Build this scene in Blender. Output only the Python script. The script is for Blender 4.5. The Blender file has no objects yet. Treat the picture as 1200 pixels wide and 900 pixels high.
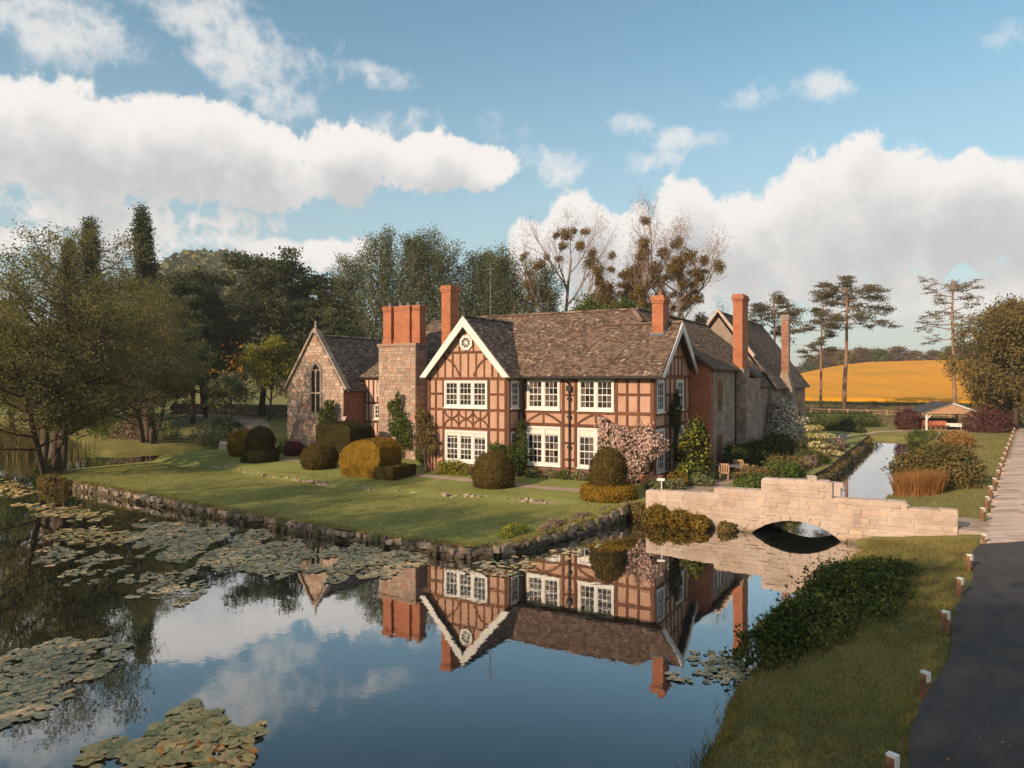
import bpy, math, random
import numpy as np
from mathutils import Vector, Matrix

# Axes: X runs along the house front (to the right), Y runs away behind the house, Z is metres above the water.
SC = bpy.context.scene
COL = SC.collection
R = random.Random(11)
NR = np.random.default_rng(5)
rad = math.radians

# ------------------------------------------------------------------ camera
cam = bpy.data.cameras.new('camera')
cam.lens = 25.44; cam.sensor_width = 36; cam.shift_y = -0.005
cam.clip_start = 0.3; cam.clip_end = 6000
camo = bpy.data.objects.new('camera', cam); COL.objects.link(camo)
camo.location = (12.40, -36.72, 6.5)
camo.rotation_euler = (rad(90), 0, rad(30))
SC.camera = camo

# ------------------------------------------------------------------ sun, sky, exposure
SUN_EL = rad(25)
TRAVEL = Vector((0.29, 0.957, 0)).normalized()          # the way the light travels over the ground
sun = bpy.data.lights.new('sun', 'SUN'); sun.energy = 2.9; sun.angle = rad(0.6); sun.color = (1.0, 0.74, 0.50)
suno = bpy.data.objects.new('sun', sun); COL.objects.link(suno)
sd = Vector((TRAVEL.x*math.cos(SUN_EL), TRAVEL.y*math.cos(SUN_EL), -math.sin(SUN_EL)))
suno.rotation_euler = sd.to_track_quat('-Z', 'Y').to_euler()
suno.location = (0, -60, 60)
SC.view_settings.view_transform = 'Standard'; SC.view_settings.look = 'None'
SC.view_settings.gamma = 1.0; SC.view_settings.exposure = 1.1
SC.render.engine = 'CYCLES'
SC.cycles.use_denoising = True
SC.cycles.max_bounces = 6; SC.cycles.diffuse_bounces = 2; SC.cycles.glossy_bounces = 3
SC.cycles.transmission_bounces = 3; SC.cycles.transparent_max_bounces = 4
SC.cycles.caustics_reflective = False; SC.cycles.caustics_refractive = False

class NT:
    """small helper to wire shader nodes"""
    def __init__(s, tree): s.t = tree; s.n = tree.nodes; s.l = tree.links
    def put(s, sock, v):
        if hasattr(v, 'is_output'): s.l.new(v, sock)
        elif v is not None: sock.default_value = v
    def math(s, op, a, b=None, c=None, clamp=False):
        n = s.n.new('ShaderNodeMath'); n.operation = op; n.use_clamp = clamp
        s.put(n.inputs[0], a); s.put(n.inputs[1], b)
        if c is not None: s.put(n.inputs[2], c)
        return n.outputs[0]
    def vec(s, op, a, b=None):
        n = s.n.new('ShaderNodeVectorMath'); n.operation = op
        s.put(n.inputs[0], a); s.put(n.inputs[1], b)
        return n.outputs['Value'] if op in ('LENGTH', 'DOT_PRODUCT') else n.outputs[0]
    def comb(s, x, y, z):
        n = s.n.new('ShaderNodeCombineXYZ'); s.put(n.inputs[0], x); s.put(n.inputs[1], y); s.put(n.inputs[2], z); return n.outputs[0]
    def noise(s, v, scale, detail=4, rough=.55, dist=0.0, col=False):
        n = s.n.new('ShaderNodeTexNoise'); s.put(n.inputs['Vector'], v)
        n.inputs['Scale'].default_value = scale; n.inputs['Detail'].default_value = detail
        n.inputs['Roughness'].default_value = rough; n.inputs['Distortion'].default_value = dist
        return n.outputs['Color'] if col else n.outputs['Fac']
    def ramp(s, f, stops, interp='LINEAR'):
        n = s.n.new('ShaderNodeValToRGB'); s.put(n.inputs[0], f); e = n.color_ramp.elements; n.color_ramp.interpolation = interp
        while len(e) < len(stops): e.new(0.5)
        for el, (p, c) in zip(e, stops): el.position = p; el.color = tuple(c)[:3]+(1,)
        return n.outputs[0]
    def mapr(s, f, a, b, c=0.0, d=1.0, smooth=True):
        n = s.n.new('ShaderNodeMapRange'); n.interpolation_type = 'SMOOTHSTEP' if smooth else 'LINEAR'
        s.put(n.inputs[0], f)
        for i, v in zip((1, 2, 3, 4), (a, b, c, d)): s.put(n.inputs[i], v)
        return n.outputs[0]
    def mix(s, f, a, b, blend='MIX'):
        n = s.n.new('ShaderNodeMix'); n.data_type = 'RGBA'; n.blend_type = blend
        s.put(n.inputs[0], f); s.put(n.inputs[6], a if hasattr(a, 'is_output') else tuple(a)[:3]+(1,))
        s.put(n.inputs[7], b if hasattr(b, 'is_output') else tuple(b)[:3]+(1,)); return n.outputs[2]

# ---- sky: Nishita plus cumulus built from noise in direction space
W = bpy.data.worlds.new('World'); SC.world = W; W.use_nodes = True
wt = NT(W.node_tree); wt.n.clear()
tc = wt.n.new('ShaderNodeTexCoord')
sky = wt.n.new('ShaderNodeTexSky'); sky.sky_type = 'NISHITA'; sky.sun_disc = False
sky.sun_elevation = SUN_EL
sky.sun_rotation = math.atan2(-TRAVEL.x, -TRAVEL.y)
sky.air_density = 1.0; sky.dust_density = 1.2; sky.ozone_density = 1.6; sky.altitude = 50
sep = wt.n.new('ShaderNodeSeparateXYZ'); wt.l.new(tc.outputs['Generated'], sep.inputs[0])
az = wt.math('MULTIPLY', wt.math('ARCTAN2', sep.outputs[0], sep.outputs[1]), 57.2958)
el = wt.math('MULTIPLY', wt.math('ARCSINE', sep.outputs[2]), 57.2958)
# cumulus heaps: azimuth, elevation of the heap's middle, half width, half height (degrees), strength
HEAPS = [(-68.0, 14.8, 7, 4.3, 1.1), (-61.5, 15.2, 6.5, 4.2, 1.1), (-55.5, 15.6, 6, 3.9, 1.1), (-49.5, 15.4, 5.5, 3.2, 1.05), (-43, 16.4, 5.2, 3.1, 1.05), (-37.2, 16.5, 4.6, 2.3, 1.0), (-32.2, 16.1, 3.4, 1.5, .9),
         (-66, 8.6, 6, 1.3, .6), (-46, 9.6, 6, 1.2, .55), (-57, 11.0, 10, 2.4, .45), (-78, 13, 7, 6, 1),
         (-28.4, 10, 2.6, 2.8, 1.1), (-25, 11.1, 3.1, 4.3, 1.2), (-21, 9.8, 3.2, 3.4, 1.1), (-17, 10.8, 3.0, 4.1, 1.15), (-12.5, 9.8, 4.2, 3.9, 1.15),
         (-7.2, 10.9, 4.2, 4.8, 1.2), (-3.3, 11.6, 3.8, 5.0, 1.25), (1.5, 10.8, 4.6, 4.3, 1.2), (7.5, 10.6, 5.5, 4.2, 1.15), (15, 11, 7, 4.6, 1.1), (-16, 6.2, 14, 1.8, .7), (4, 6.0, 14, 1.8, .7)]
PUFFS = [(-62.5, 22.2, 5.4, 3.0, .95), (-49.0, 22.9, 4.8, 2.6, .95), (-54.0, 25.0, 5.0, 1.6, .75), (-47.8, 19.8, 2.2, 2.0, .85), (-42, 22.5, 3.6, .9, .6), (-39, 18.9, 4, 1.2, .55),
         (-16.7, 17.7, 3.0, 1.2, .85), (-19.3, 16.4, 3.4, 1.0, .7), (-20.4, 19.1, 2.0, 1.0, .7), (-26.2, 16.5, 3.0, 1.3, .7), (-7.4, 20.2, 2.0, 1.1, .65), (5.0, 20.8, 2, 2, .9), (-31, 18.6, 2.4, 1.1, .5), (-11, 20.2, 3.2, .9, .5)]
warp = wt.vec('SUBTRACT', wt.noise(tc.outputs['Generated'], 7.0, 2, .5, col=True), (.5, .5, .5))
dirs = wt.vec('MULTIPLY_ADD', warp, (4.6, 3.0, 0)); dirs.node.inputs[2].default_value = (0, 0, 0); wt.l.new(wt.comb(az, el, 0), dirs.node.inputs[2])
def cover(p, heaps):
    m = None
    for (a, e, w, h, s) in heaps:
        q = wt.vec('MULTIPLY_ADD', p, (1/w, 1/h, 0)); q.node.inputs[2].default_value = (-a/w, -e/h, 0)
        d = wt.math('MULTIPLY_ADD', wt.vec('DOT_PRODUCT', q, q), -s, s)
        m = d if m is None else wt.math('MAXIMUM', m, d)
    return m
n1 = wt.noise(tc.outputs['Generated'], 10, 7, .60); n2 = wt.noise(tc.outputs['Generated'], 24, 5, .6)
bil = wt.math('SUBTRACT', .09, wt.math('ABSOLUTE', wt.math('SUBTRACT', n2, .5)))
noi = wt.math('MULTIPLY_ADD', bil, 2.8, wt.math('MULTIPLY_ADD', n1, 2.6, -1.3))
gen_far = wt.math('MULTIPLY_ADD', wt.noise(tc.outputs['Generated'], 2.6, 5, .55), 5.0, -2.40)   # the rest of the sky, outside the banks
behind = wt.mapr(wt.math('ABSOLUTE', wt.math('ADD', az, 30)), 48, 70, -3, 0)
gen_far = wt.math('ADD', gen_far, behind)
big = cover(dirs, HEAPS)
dens = wt.math('MULTIPLY_ADD', noi, .95, wt.math('MAXIMUM', big, gen_far))
wisp = wt.math('MULTIPLY', wt.mapr(wt.math('MULTIPLY_ADD', noi, 1.5, cover(dirs, PUFFS)), -.1, 1.5), .75)
big_up = wt.math('MAXIMUM', cover(wt.vec('ADD', dirs, (-.8, 2.3, 0)), HEAPS), gen_far)
alpha = wt.math('MAXIMUM', wt.mapr(dens, -.06, .40), wisp)
alpha = wt.math('MULTIPLY', alpha, wt.mapr(el, 1.0, 7, .45, .97))
n3 = wt.noise(wt.vec('ADD', tc.outputs['Generated'], (-.01, -.01, .03)), 10, 5, .60)
grey = wt.mapr(wt.math('MULTIPLY_ADD', bil, -1.6, wt.math('MULTIPLY_ADD', n3, 3.2, wt.math('ADD', big_up, -1.6))), -.6, 1.4)
ccol = wt.mix(grey, (.455, .434, .417), (.275, .278, .284))
CLOUD_STR = ccol
skyc = wt.vec('MULTIPLY', sky.outputs[0], (.068, .088, .077))
hz = wt.mapr(el, -2, 27, 1.0, 0.0)
skyc = wt.mix(wt.math('MULTIPLY', hz, .80), skyc, (.235, .262, .282))
final = wt.mix(alpha, skyc, CLOUD_STR)
bg = wt.n.new('ShaderNodeBackground'); wt.l.new(final, bg.inputs[0]); bg.inputs[1].default_value = 1.0
wo = wt.n.new('ShaderNodeOutputWorld'); wt.l.new(bg.outputs[0], wo.inputs[0])
W.cycles.sampling_method = 'MANUAL'; W.cycles.sample_map_resolution = 512

# ------------------------------------------------------------------ materials
MAT = {}
def newmat(name):
    m = bpy.data.materials.new(name); m.use_nodes = True; MAT[name] = m
    t = NT(m.node_tree); t.n.clear()
    out = t.n.new('ShaderNodeOutputMaterial')
    return m, t, out
def rnd_sock(t):
    g = t.n.new('ShaderNodeNewGeometry'); o = t.n.new('ShaderNodeObjectInfo')
    return t.math('FRACT', t.math('ADD', g.outputs['Random Per Island'], o.outputs['Random']))
def principled(t, out, col, rough=.8, spec=.3, bump=None, bs=.3, bd=.02, **kw):
    p = t.n.new('ShaderNodeBsdfPrincipled')
    t.put(p.inputs['Base Color'], col if hasattr(col, 'is_output') else tuple(col)[:3]+(1,))
    t.put(p.inputs['Roughness'], rough); t.put(p.inputs['Specular IOR Level'], spec)
    for k, v in kw.items(): t.put(p.inputs[k], v)
    if bump is not None:
        b = t.n.new('ShaderNodeBump'); b.inputs['Strength'].default_value = bs; b.inputs['Distance'].default_value = bd
        t.l.new(bump, b.inputs['Height']); t.l.new(b.outputs[0], p.inputs['Normal'])
    t.l.new(p.outputs[0], out.inputs[0]); return p
def surf(name, stops, scale=3, rough=.85, rnd=0.0, bump=0.0, bscale=20, spec=.25, detail=6, stretch=(1, 1, 1), rhue=None, nr=.6, world=False, damp=None):
    """noise-coloured surface; rnd varies each loose piece, rhue mixes a second tint by piece"""
    m, t, out = newmat(name)
    tcn = t.n.new('ShaderNodeTexCoord')
    v = tcn.outputs['Object']
    if world: v = t.n.new('ShaderNodeNewGeometry').outputs['Position']
    v = t.vec('MULTIPLY', v, stretch)
    f = t.noise(v, scale, detail, nr)
    c = t.ramp(f, stops)
    if rnd or rhue:
        r = rnd_sock(t)
        if rhue:
            r2 = t.math('FRACT', t.math('MULTIPLY', r, 7.13))
            c = t.mix(t.mapr(r2, 1-rhue[1], 1, 0, 1, False), c, rhue[0])
        h = t.n.new('ShaderNodeHueSaturation'); t.l.new(c, h.inputs['Color'])
        t.put(h.inputs['Value'], t.mapr(r, 0, 1, 1-rnd, 1+rnd, False)); c = h.outputs[0]
    if damp:                                     # algae line just above the water
        wp_ = t.n.new('ShaderNodeNewGeometry').outputs['Position']; sz_ = t.n.new('ShaderNodeSeparateXYZ'); t.l.new(wp_, sz_.inputs[0])
        c = t.mix(t.mapr(t.math('ADD', sz_.outputs[2], t.math('MULTIPLY', t.noise(wp_, 1.7, 4, .6), .5)), .28, .52, .85, 0), c, damp)
    principled(t, out, c, rough, spec, t.noise(v, bscale, 5, .65) if bump else None, bump)
    return m
def leafmat(name, cols, transl=.3, rnd=.35, clump=.35, gain=1.6):
    m, t, out = newmat(name)
    r = rnd_sock(t); cols = [(a*gain*1.06, b*gain, c*gain*.96) for a, b, c in cols]
    c = t.ramp(r, [(i/(max(1, len(cols)-1)), k) for i, k in enumerate(cols)])
    tcn = t.n.new('ShaderNodeTexCoord')
    n = t.noise(tcn.outputs['Object'], clump, 3, .6)
    h = t.n.new('ShaderNodeHueSaturation'); t.l.new(c, h.inputs['Color'])
    t.put(h.inputs['Value'], t.mapr(n, .3, .7, 1-rnd, 1+rnd, False))
    d = t.n.new('ShaderNodeBsdfDiffuse'); tr = t.n.new('ShaderNodeBsdfTranslucent')
    t.l.new(h.outputs[0], d.inputs[0]); t.l.new(h.outputs[0], tr.inputs[0])
    mx = t.n.new('ShaderNodeMixShader'); mx.inputs[0].default_value = transl
    t.l.new(d.outputs[0], mx.inputs[1]); t.l.new(tr.outputs[0], mx.inputs[2]); t.l.new(mx.outputs[0], out.inputs[0])
    return m

surf('plaster', [(.3, (.37, .215, .15)), (.5, (.43, .26, .187)), (.75, (.49, .315, .24))], 1.4, .9, rnd=.0, bump=.25, bscale=14)
surf('plaster_pale', [(.3, (.50, .33, .27)), (.7, (.60, .42, .35))], 1.6, .9, bump=.25, bscale=14)
surf('timber', [(.25, (.080, .033, .018)), (.5, (.125, .052, .028)), (.8, (.17, .078, .044))], 5, .75, rnd=.22, bump=.35, bscale=26, stretch=(1, 1, .5))
surf('white_paint', [(.3, (.58, .57, .56)), (.7, (.66, .65, .64))], 3, .55, rnd=.03, bump=.05)
surf('lead', [(.3, (.10, .105, .11)), (.7, (.2, .2, .21))], 4, .6, bump=.1)
surf('black_iron', [(.3, (.012, .012, .013)), (.7, (.03, .028, .027))], 6, .5)
surf('tile', [(.25, (.092, .060, .046)), (.5, (.148, .098, .073)), (.75, (.205, .143, .11))], 1.6, .9, rnd=.5, bump=.4, bscale=22, rhue=((.27, .22, .175), .10))
surf('tile_dark', [(.25, (.080, .056, .046)), (.5, (.125, .092, .074)), (.75, (.18, .135, .11))], 1.1, .9, rnd=.40, bump=.4, bscale=22, rhue=((.28, .26, .22), .14))
surf('mortar', [(.3, (.20, .155, .12)), (.7, (.32, .25, .20))], 3, .95, bump=.3)
surf('stone', [(.25, (.25, .175, .14)), (.5, (.37, .275, .22)), (.78, (.45, .36, .30))], .9, .92, rnd=.22, bump=.5, bscale=12, rhue=((.36, .20, .145), .3))
surf('stone_grey', [(.25, (.18, .14, .115)), (.5, (.28, .225, .19)), (.78, (.37, .31, .265))], .9, .92, rnd=.24, bump=.5, bscale=12, rhue=((.29, .19, .145), .25))
surf('stone_pale', [(.25, (.29, .205, .165)), (.47, (.42, .335, .285)), (.60, (.46, .38, .33)), (.78, (.53, .46, .41))], .75, .92, rnd=.07, bump=.5, bscale=10, rhue=((.50, .37, .29), .25), world=True, damp=(.13, .105, .06), nr=.7)
surf('stone_mossy', [(.25, (.16, .12, .085)), (.45, (.30, .23, .18)), (.75, (.44, .36, .30))], 1.2, .95, rnd=.3, bump=.6, bscale=12, rhue=((.14, .13, .05), .28), world=True, damp=(.06, .05, .03))
surf('brick_mix', [(.2, (.17, .062, .038)), (.5, (.29, .115, .068)), (.8, (.36, .17, .11))], 2.5, .9, rnd=.25, bump=.4, bscale=18)
surf('mown_grass', [(.2, (.12, .145, .038)), (.45, (.185, .202, .054)), (.65, (.235, .235, .068)), (.85, (.285, .25, .088))], .55, .95, bump=.6, bscale=38, nr=.72, world=True, detail=12)
surf('rough_grass', [(.2, (.095, .10, .030)), (.45, (.155, .150, .044)), (.62, (.20, .175, .058)), (.85, (.25, .19, .082))], .42, .95, bump=.7, bscale=30, nr=.75, world=True, detail=12)
surf('earth', [(.3, (.06, .04, .025)), (.7, (.13, .09, .06))], 2, .95, bump=.5)
surf('gravel', [(.3, (.26, .19, .14)), (.6, (.36, .27, .21)), (.8, (.42, .33, .27))], 1.4, .95, bump=.6, bscale=60)
surf('paving', [(.3, (.42, .32, .27)), (.6, (.53, .42, .36)), (.8, (.60, .50, .43))], 1.3, .9, rnd=.13, bump=.4, bscale=25, rhue=((.30, .19, .14), .25))
surf('tarmac', [(.3, (.040, .036, .036)), (.5, (.062, .056, .055)), (.62, (.072, .064, .062)), (.85, (.115, .102, .095))], .55, .9, bump=.5, bscale=170, nr=.8, world=True, detail=12)
m, t, out = newmat('rape')
gp_ = t.n.new('ShaderNodeNewGeometry'); sp_ = t.n.new('ShaderNodeSeparateXYZ'); t.l.new(gp_.outputs['Position'], sp_.inputs[0])
base_ = t.ramp(t.noise(gp_.outputs['Position'], .03, 10, .72), [(.28, (.34, .165, .012)), (.42, (.52, .235, .008)), (.55, (.60, .255, .006)), (.75, (.64, .30, .010))])
ln = t.math('PINGPONG', t.math('ADD', t.math('MULTIPLY', sp_.outputs[0], .92), t.math('MULTIPLY', sp_.outputs[1], .38)), 7.0)
base_ = t.mix(t.mapr(ln, .5, 1.1, .28, 0), base_, (.22, .17, .03))
base_ = t.mix(t.mapr(t.noise(t.vec('MULTIPLY', gp_.outputs['Position'], (.3, 1, 1)), .05, 4, .6), .60, .72, 0, .6), base_, (.30, .21, .03))
principled(t, out, base_, .95, .2, t.noise(gp_.outputs['Position'], 2, 5, .65), .6)
surf('bark', [(.25, (.045, .032, .024)), (.5, (.085, .062, .046)), (.8, (.15, .115, .085))], 4, .95, bump=.7, bscale=14, stretch=(1, 1, .35))
surf('bark_pine', [(.25, (.16, .085, .055)), (.5, (.25, .145, .10)), (.8, (.33, .22, .16))], 2, .95, bump=.6, bscale=10, stretch=(1, 1, .35))
surf('bark_pale', [(.25, (.14, .10, .075)), (.5, (.22, .165, .125)), (.8, (.32, .25, .20))], 3, .95, bump=.6, bscale=10, stretch=(1, 1, .35))
surf('wood_post', [(.3, (.15, .075, .045)), (.7, (.25, .13, .08))], 5, .85, rnd=.15, bump=.4, bscale=25)
surf('wood_pale', [(.3, (.34, .19, .11)), (.7, (.46, .28, .17))], 5, .75, rnd=.1, bump=.2)
surf('cloth_red', [(.3, (.35, .10, .06)), (.7, (.48, .16, .10))], 3, .85, rnd=.2)
surf('slate_plain', [(.3, (.045, .045, .05)), (.7, (.085, .083, .088))], 3, .7, rnd=.25, bump=.2)
surf('blind', [(.3, (.62, .57, .50)), (.7, (.72, .67, .60))], 3, .9)

def brickmat(name, c1, c2, mort, bw=.23, bh=.075):
    m, t, out = newmat(name)
    tcn = t.n.new('ShaderNodeTexCoord'); s = t.n.new('ShaderNodeSeparateXYZ'); t.l.new(tcn.outputs['Object'], s.inputs[0])
    v = t.comb(t.math('ADD', s.outputs[0], s.outputs[1]), s.outputs[2], 0)
    b = t.n.new('ShaderNodeTexBrick'); t.l.new(v, b.inputs['Vector'])
    b.inputs['Scale'].default_value = 1.0; b.inputs['Brick Width'].default_value = bw; b.inputs['Row Height'].default_value = bh
    b.inputs['Mortar Size'].default_value = .008; b.inputs['Mortar Smooth'].default_value = .2; b.inputs['Bias'].default_value = -.1
    for k, c in (('Color1', c1), ('Color2', c2), ('Mortar', mort)): b.inputs[k].default_value = c+(1,)
    n = t.noise(tcn.outputs['Object'], 1.6, 6, .65)
    c = t.mix(t.mapr(n, .35, .75, 0, .75), b.outputs[0], tuple(x*.55 for x in c1))
    c = t.mix(t.mapr(t.noise(tcn.outputs['Object'], 6, 4, .7), .58, .72, 0, .5), c, (.30, .24, .20))
    principled(t, out, c, .9, .2, t.math('SUBTRACT', t.noise(tcn.outputs['Object'], 30, 3, .6), b.outputs['Fac']), .5, .012)
    return m
brickmat('brick', (.47, .155, .070), (.36, .105, .048), (.34, .24, .18))
brickmat('brick_dull', (.30, .125, .085), (.22, .085, .058), (.26, .19, .15))

m, t, out = newmat('glass')
principled(t, out, t.ramp(t.math('ADD', t.math('MULTIPLY', rnd_sock(t), .55), t.math('MULTIPLY', t.noise(t.n.new('ShaderNodeTexCoord').outputs['Object'], .9, 3), .45)), [(.25, (.012, .011, .012)), (.55, (.035, .027, .024)), (.8, (.13, .095, .08))]), .04, .6)
m, t, out = newmat('leaded_glass')
principled(t, out, (.016, .016, .018), .12, .12)
m, t, out = newmat('water')
gp = t.n.new('ShaderNodeNewGeometry')
pos = t.vec('MULTIPLY', gp.outputs['Position'], (1, 1, 1))
rip = t.math('ADD', t.noise(pos, .9, 3, .5), t.math('MULTIPLY', t.noise(pos, 5, 2, .5), .22))
murk = t.ramp(t.noise(pos, .12, 4, .5), [(.3, (.010, .016, .018)), (.7, (.020, .023, .018))])
bw_ = t.n.new('ShaderNodeBump'); bw_.inputs['Strength'].default_value = .045; bw_.inputs['Distance'].default_value = .05; t.l.new(rip, bw_.inputs['Height'])
dw_ = t.n.new('ShaderNodeBsdfDiffuse'); t.l.new(murk, dw_.inputs[0])
gw_ = t.n.new('ShaderNodeBsdfGlossy'); gw_.inputs['Roughness'].default_value = .015; gw_.inputs['Color'].default_value = (.97, .97, .97, 1); t.l.new(bw_.outputs[0], gw_.inputs['Normal'])
lw_ = t.n.new('ShaderNodeLayerWeight'); lw_.inputs['Blend'].default_value = .5; t.l.new(bw_.outputs[0], lw_.inputs['Normal'])
mw_ = t.n.new('ShaderNodeMixShader'); t.l.new(t.ramp(lw_.outputs['Facing'], [(0, (.03,)*3), (.40, (.10,)*3), (.55, (.24,)*3), (.66, (.46,)*3), (.76, (.70,)*3), (.9, (.90,)*3), (1.0, (1,)*3)]), mw_.inputs[0])
t.l.new(dw_.outputs[0], mw_.inputs[1]); t.l.new(gw_.outputs[0], mw_.inputs[2]); t.l.new(mw_.outputs[0], out.inputs[0])

# leaves
leafmat('leaf_alder', [(.042, .048, .021), (.062, .064, .027), (.080, .072, .033), (.056, .070, .027)], .42, gain=2.7)
leafmat('leaf_brown', [(.115, .085, .052), (.14, .10, .062), (.10, .080, .045), (.16, .115, .075)], .3, gain=1.15)
leafmat('leaf_yewdark', [(.018, .018, .009), (.028, .026, .012), (.040, .034, .015)], .1, .25, 1.2)
leafmat('leaf_poplar', [(.034, .046, .024), (.052, .066, .034), (.074, .082, .042), (.046, .060, .034)], .3, gain=2.1)
leafmat('leaf_dark', [(.018, .027, .016), (.030, .040, .022), (.044, .052, .027)], .2, gain=2.2)
leafmat('leaf_darkpine', [(.018, .026, .014), (.028, .036, .018), (.042, .045, .022)], .2, gain=2.3)
leafmat('leaf_green', [(.035, .055, .014), (.055, .080, .020), (.075, .095, .026)], .3)
leafmat('leaf_lime', [(.125, .140, .022), (.175, .175, .030), (.09, .11, .02)], .35)
leafmat('leaf_sage', [(.10, .12, .06), (.14, .15, .08), (.08, .10, .05)], .3)
leafmat('leaf_autumn', [(.100, .084, .032), (.140, .106, .042), (.078, .074, .028), (.165, .120, .052)], .35, .3, .5)
leafmat('leaf_pineR', [(.060, .058, .032), (.085, .072, .042), (.045, .048, .028)], .15)
leafmat('leaf_yew', [(.034, .028, .011), (.052, .040, .014), (.075, .056, .018)], .1, .25, 1.2)
leafmat('leaf_yewgold', [(.115, .075, .012), (.175, .105, .016), (.075, .060, .014)], .15, .25, 1.2)
leafmat('leaf_purple', [(.040, .016, .018), (.060, .024, .024), (.085, .035, .030)], .15)
leafmat('leaf_hedge', [(.016, .024, .010), (.028, .038, .014), (.040, .048, .018)], .15)
leafmat('leaf_mistletoe', [(.085, .058, .016), (.12, .080, .024), (.060, .045, .014)], .2)
leafmat('leaf_twig', [(.25, .155, .10), (.33, .21, .14), (.20, .13, .085)], .2, gain=1.0)
leafmat('leaf_reed', [(.050, .056, .022), (.085, .080, .034), (.12, .095, .042)], .3)
leafmat('leaf_tan', [(.30, .155, .055), (.38, .21, .085), (.24, .125, .05)], .35, gain=1.0)
leafmat('leaf_gold', [(.24, .155, .032), (.30, .205, .045), (.165, .125, .03), (.13, .115, .03)], .35, gain=1.0)
leafmat('leaf_lavender', [(.26, .19, .16), (.34, .25, .22), (.17, .14, .10), (.13, .11, .06)], .3, gain=1.0)
leafmat('petal_pink', [(.60, .44, .41), (.70, .55, .51), (.50, .33, .31), (.70, .59, .55)], .35, gain=1.0)
leafmat('petal_white', [(.66, .62, .56), (.74, .71, .66), (.50, .48, .42)], .35, gain=1.0)
leafmat('petal_cream', [(.60, .52, .32), (.68, .62, .42), (.40, .37, .18)], .35, gain=1.0)
leafmat('grass_blade', [(.050, .052, .015), (.075, .070, .020), (.110, .092, .032), (.15, .11, .05)], .35, .3, .4, gain=2.5)
leafmat('lily', [(.17, .16, .08), (.25, .20, .10), (.12, .13, .065), (.32, .21, .10), (.20, .18, .10)], .15, .15, .6, gain=2.5)
leafmat('lily_grey', [(.135, .135, .095), (.18, .165, .115), (.105, .115, .08), (.22, .18, .11), (.27, .20, .12)], .1, .2, .4, gain=2.4)
leafmat('lily_rust', [(.40, .15, .04), (.46, .21, .07)], .2)
leafmat('hill_leaf', [(.030, .045, .018), (.048, .062, .022), (.070, .075, .026), (.085, .070, .030)], .2, .4, .02)

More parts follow.
